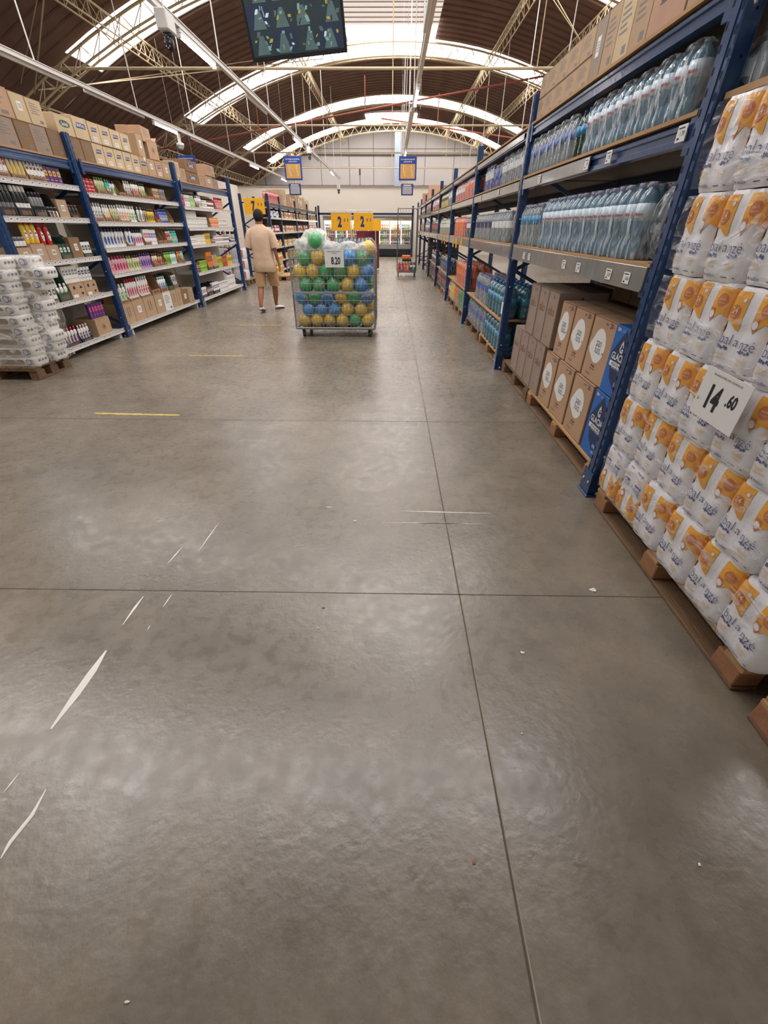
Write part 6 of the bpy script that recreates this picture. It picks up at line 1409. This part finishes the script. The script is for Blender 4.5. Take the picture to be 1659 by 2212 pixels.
for s in (-1, 1):
    sh = nd_((s * .165, 0, 1.375), (.058, .058), up); ub = nd_((s * .205, -.01, 1.25), (.048, .048), sh); el = nd_((s * .235, -.02, 1.10), (.040, .040), ub)
    if s > 0: fa = nd_((.255, .015, .98), (.036, .036), el); wr = nd_((.272, .05, .865), (.025, .022), fa); pa = nd_((.279, .062, .80), (.018, .034), wr); fd = Vector((.01, .02, -1)); side = Vector((0, 1, 0)); thumb = Vector((-.3, .8, -.6))
    else: fa = nd_((-.225, .09, 1.09), (.036, .036), el); wr = nd_((-.20, .20, 1.10), (.025, .022), fa); pa = nd_((-.19, .27, 1.11), (.034, .018), wr); fd = Vector((.1, 1, .1)); side = Vector((1, 0, 0)); thumb = Vector((.8, .6, 0))
    P0 = Vector(nodes[pa][0])
    for q, (o_, ln) in enumerate(((-.026, .062), (-.009, .072), (.009, .076), (.026, .068))):
        a = P0 + side * o_ + fd.normalized() * .03; i1 = nd_(tuple(a), (.010, .010), pa); bend = Vector((-.3 if s > 0 else 0, 0, 0 if s > 0 else -.3))
        i2 = nd_(tuple(a + fd.normalized() * ln * .5), (.0085, .0085), i1); nd_(tuple(a + fd.normalized() * ln * .85 + bend * .05), (.0075, .0075), i2)
    a = P0 + thumb.normalized() * .035 - fd.normalized() * .015; i1 = nd_(tuple(a), (.011, .011), pa); nd_(tuple(a + (thumb + fd * .8).normalized() * .035), (.009, .009), i1)
LEG = {-1: [((-.09, -.01, .86), .092), ((-.10, -.03, .66), .078), ((-.11, -.06, .47), .062), ((-.115, -.15, .32), .062), ((-.118, -.25, .135), .034), ((-.118, -.24, .075), .036), ((-.118, -.15, .030), .026)],
       1: [((.09, .01, .86), .092), ((.11, .07, .66), .078), ((.12, .13, .47), .062), ((.10, .20, .30), .062), ((.06, .29, .10), .034), ((.075, .31, .055), .034), ((.15, .385, .030), .026)]}
for s in (-1, 1):
    prev = pe
    for p, r_ in LEG[s]: prev = nd_(p, (r_, r_), prev)
me = bpy.data.meshes.new('body'); me.from_pydata([n_[0] for n_ in nodes], edges, []); me.materials.append(SKIN)
bo = bpy.data.objects.new('body', me); COL.objects.link(bo); bo.parent = man
m_ = bo.modifiers.new('skin', 'SKIN'); m_.use_smooth_shade = True
if not me.skin_vertices: me.attributes
sv = me.skin_vertices[0].data if len(me.skin_vertices) else None
if sv is None:
    bpy.context.view_layer.objects.active = bo; bpy.ops.mesh.customdata_skin_add(); sv = me.skin_vertices[0].data
for i, n_ in enumerate(nodes): sv[i].radius = n_[1]; sv[i].use_root = (i == 0)
sb = bo.modifiers.new('sub', 'SUBSURF'); sb.levels = 2; sb.render_levels = 2
def rings_(rows, n=28, amp=.006, sd=0, ex=2.4):
    out = []
    for (cx, cy, z, a, c_) in rows:
        ring = []
        for i in range(n):
            t = 6.2832 * i / n; cc, ss = math.cos(t), math.sin(t); q = (abs(cc) ** ex + abs(ss) ** ex) ** (-1 / ex)
            w_ = amp * (noise.noise(Vector((cc * 2.2 + sd, ss * 2.2, z * 9))) + .6 * math.sin(t * 5 + z * 7 + sd) * .5)
            ring.append((cx + cc * q * (a + w_), cy + ss * q * (c_ + w_), z + (.006 * math.sin(t * 3 + sd) if z < .8 else 0)))
        out.append(ring)
    return out
b = MB(); b.loft(rings_([(0, 0, .715, .212, .155), (0, 0, .72, .216, .158), (0, 0, .85, .205, .150), (0, 0, 1.0, .192, .138), (0, -.005, 1.15, .190, .130), (0, -.005, 1.27, .196, .126), (0, 0, 1.345, .205, .114), (0, 0, 1.395, .195, .098), (0, .0, 1.43, .160, .082), (0, .004, 1.455, .105, .070), (0, .008, 1.478, .072, .064), (0, .008, 1.484, .062, .058)], amp=.014))
def sleeve(b, p, q, r1, r2):
    p, q = Vector(p), Vector(q); d = (q - p).normalized(); a = d.orthogonal().normalized(); c = d.cross(a); rs = []
    for k in range(7):
        t = k / 6; cc = p.lerp(q, t); r = r1 + (r2 - r1) * t; rs.append([tuple(cc + (a * math.cos(6.2832 * i / 18) + c * math.sin(6.2832 * i / 18)) * (r + .004 * math.sin(i * 1.7 + k * 2))) for i in range(18)])
    b.loft(rs)
for s in (-1, 1):
    pts = [Vector(p) for p in ((s * .105, 0, 1.385), (s * .150, 0, 1.376), (s * .188, -.002, 1.348), (s * .212, -.006, 1.30), (s * .230, -.010, 1.23), (s * .245, -.012, 1.17), (s * .258, -.012, 1.115))]
    rad = (.040, .062, .072, .074, .075, .078, .080); rs = []
    for k, p in enumerate(pts):
        d = (pts[min(6, k + 1)] - pts[max(0, k - 1)]).normalized(); a = Vector((0, 1, 0)); c = d.cross(a).normalized()
        rs.append([tuple(p + (a * math.cos(6.2832 * i / 20) * .98 + c * math.sin(6.2832 * i / 20)) * (rad[k] + .004 * math.sin(i * 1.7 + k * 2))) for i in range(20)])
    b.loft(rs)
b.build('t_shirt', SHIRT, man)
b = MB(); b.loft(rings_([(0, 0, .95, .15, .11), (0, 0, .88, .165, .12), (0, 0, .80, .172, .125)], amp=.004))
b.loft(rings_([(-.085, 0, .84, .090, .115), (-.096, -.015, .72, .100, .118), (-.106, -.035, .60, .100, .105), (-.112, -.055, .46, .094, .092)], amp=.008, sd=3)); b.loft(rings_([(.085, 0, .84, .090, .115), (.103, .04, .72, .100, .118), (.118, .085, .60, .100, .105), (.128, .125, .455, .094, .092)], amp=.008, sd=7))
b.build('shorts', SHORTS, man)
b = MB(); b.sphere((0, .025, 1.615), .104, 26, 0, (.86, .98, 1.0), lambda d: (1.04 + .03 * noise.noise(d * 9) + .03 * noise.noise(d * 22)) * (.80 if d.z < -.45 and d.y > -.2 else 1) * (.86 if d.y > .75 and d.z < .35 else 1)); b.build('hair', HAIR, man)
for s in (-1, 1):
    b = MB(); b.sphere((s * .080, .035, 1.605), .026, 10, 0, (.4, .75, 1.15)); b.build('ear', SKIN, man)
    b = MB(); b.sphere((s * .030, .122, 1.615), .011, 8, 0); b.build('eye', WHITE, man)
b = MB(); b.sphere((0, .135, 1.59), .016, 8, 0, (.8, 1.1, 1.5)); b.build('nose', SKIN, man)
b = MB(); b.sphere((0, .118, 1.553), .018, 8, 0, (1.3, .5, .35)); b.build('mouth', mat('lips', (140, 80, 70), .5), man)
b = MB(); b.sphere((-.077, .03, 1.575), .006, 8, 0); b.build('earring', WHITE, man)
def shoe(heel, toe, lift, tl):
    h_, t_ = Vector(heel), Vector(toe); d = (t_ - h_); L_ = d.length; d.normalize(); s_ = Vector((d.y, -d.x, 0)).normalized(); u = s_.cross(d).normalized()
    if u.z < 0: u = -u
    o = None
    for mi, (zlo, zhi, mm, nm) in enumerate(((.0, .018, SOLE, 'sole'), (.014, .072, SHOE, 'shoe'))):
        b = MB(); rs = []
        for k in range(9):
            t = k / 8; wd = .036 + .012 * math.sin(t * 3.14) + (.006 if t > .5 else 0); wd *= (.55 if k in (0, 8) else 1); top = zhi if mi == 0 else zhi - .034 * max(0, t - .35) / .65; top = top * (.8 if k == 0 else 1)
            c = h_ + d * (t * L_); rs.append([tuple(c + s_ * (math.cos(6.2832 * i / 14) * wd) + u * (zlo + (top - zlo) * (.5 + .5 * math.sin(6.2832 * i / 14)))) for i in range(14)])
        b.loft(rs); q = b.build(nm, mm, man)
        if o is not None: o.parent = q; o.name = 'sole'
        else: o = q
shoe((-.118, -.285, .055), (-.118, -.055, .002), 0, 0)
shoe((.045, .255, .004), (.185, .43, .004), 0, 0)
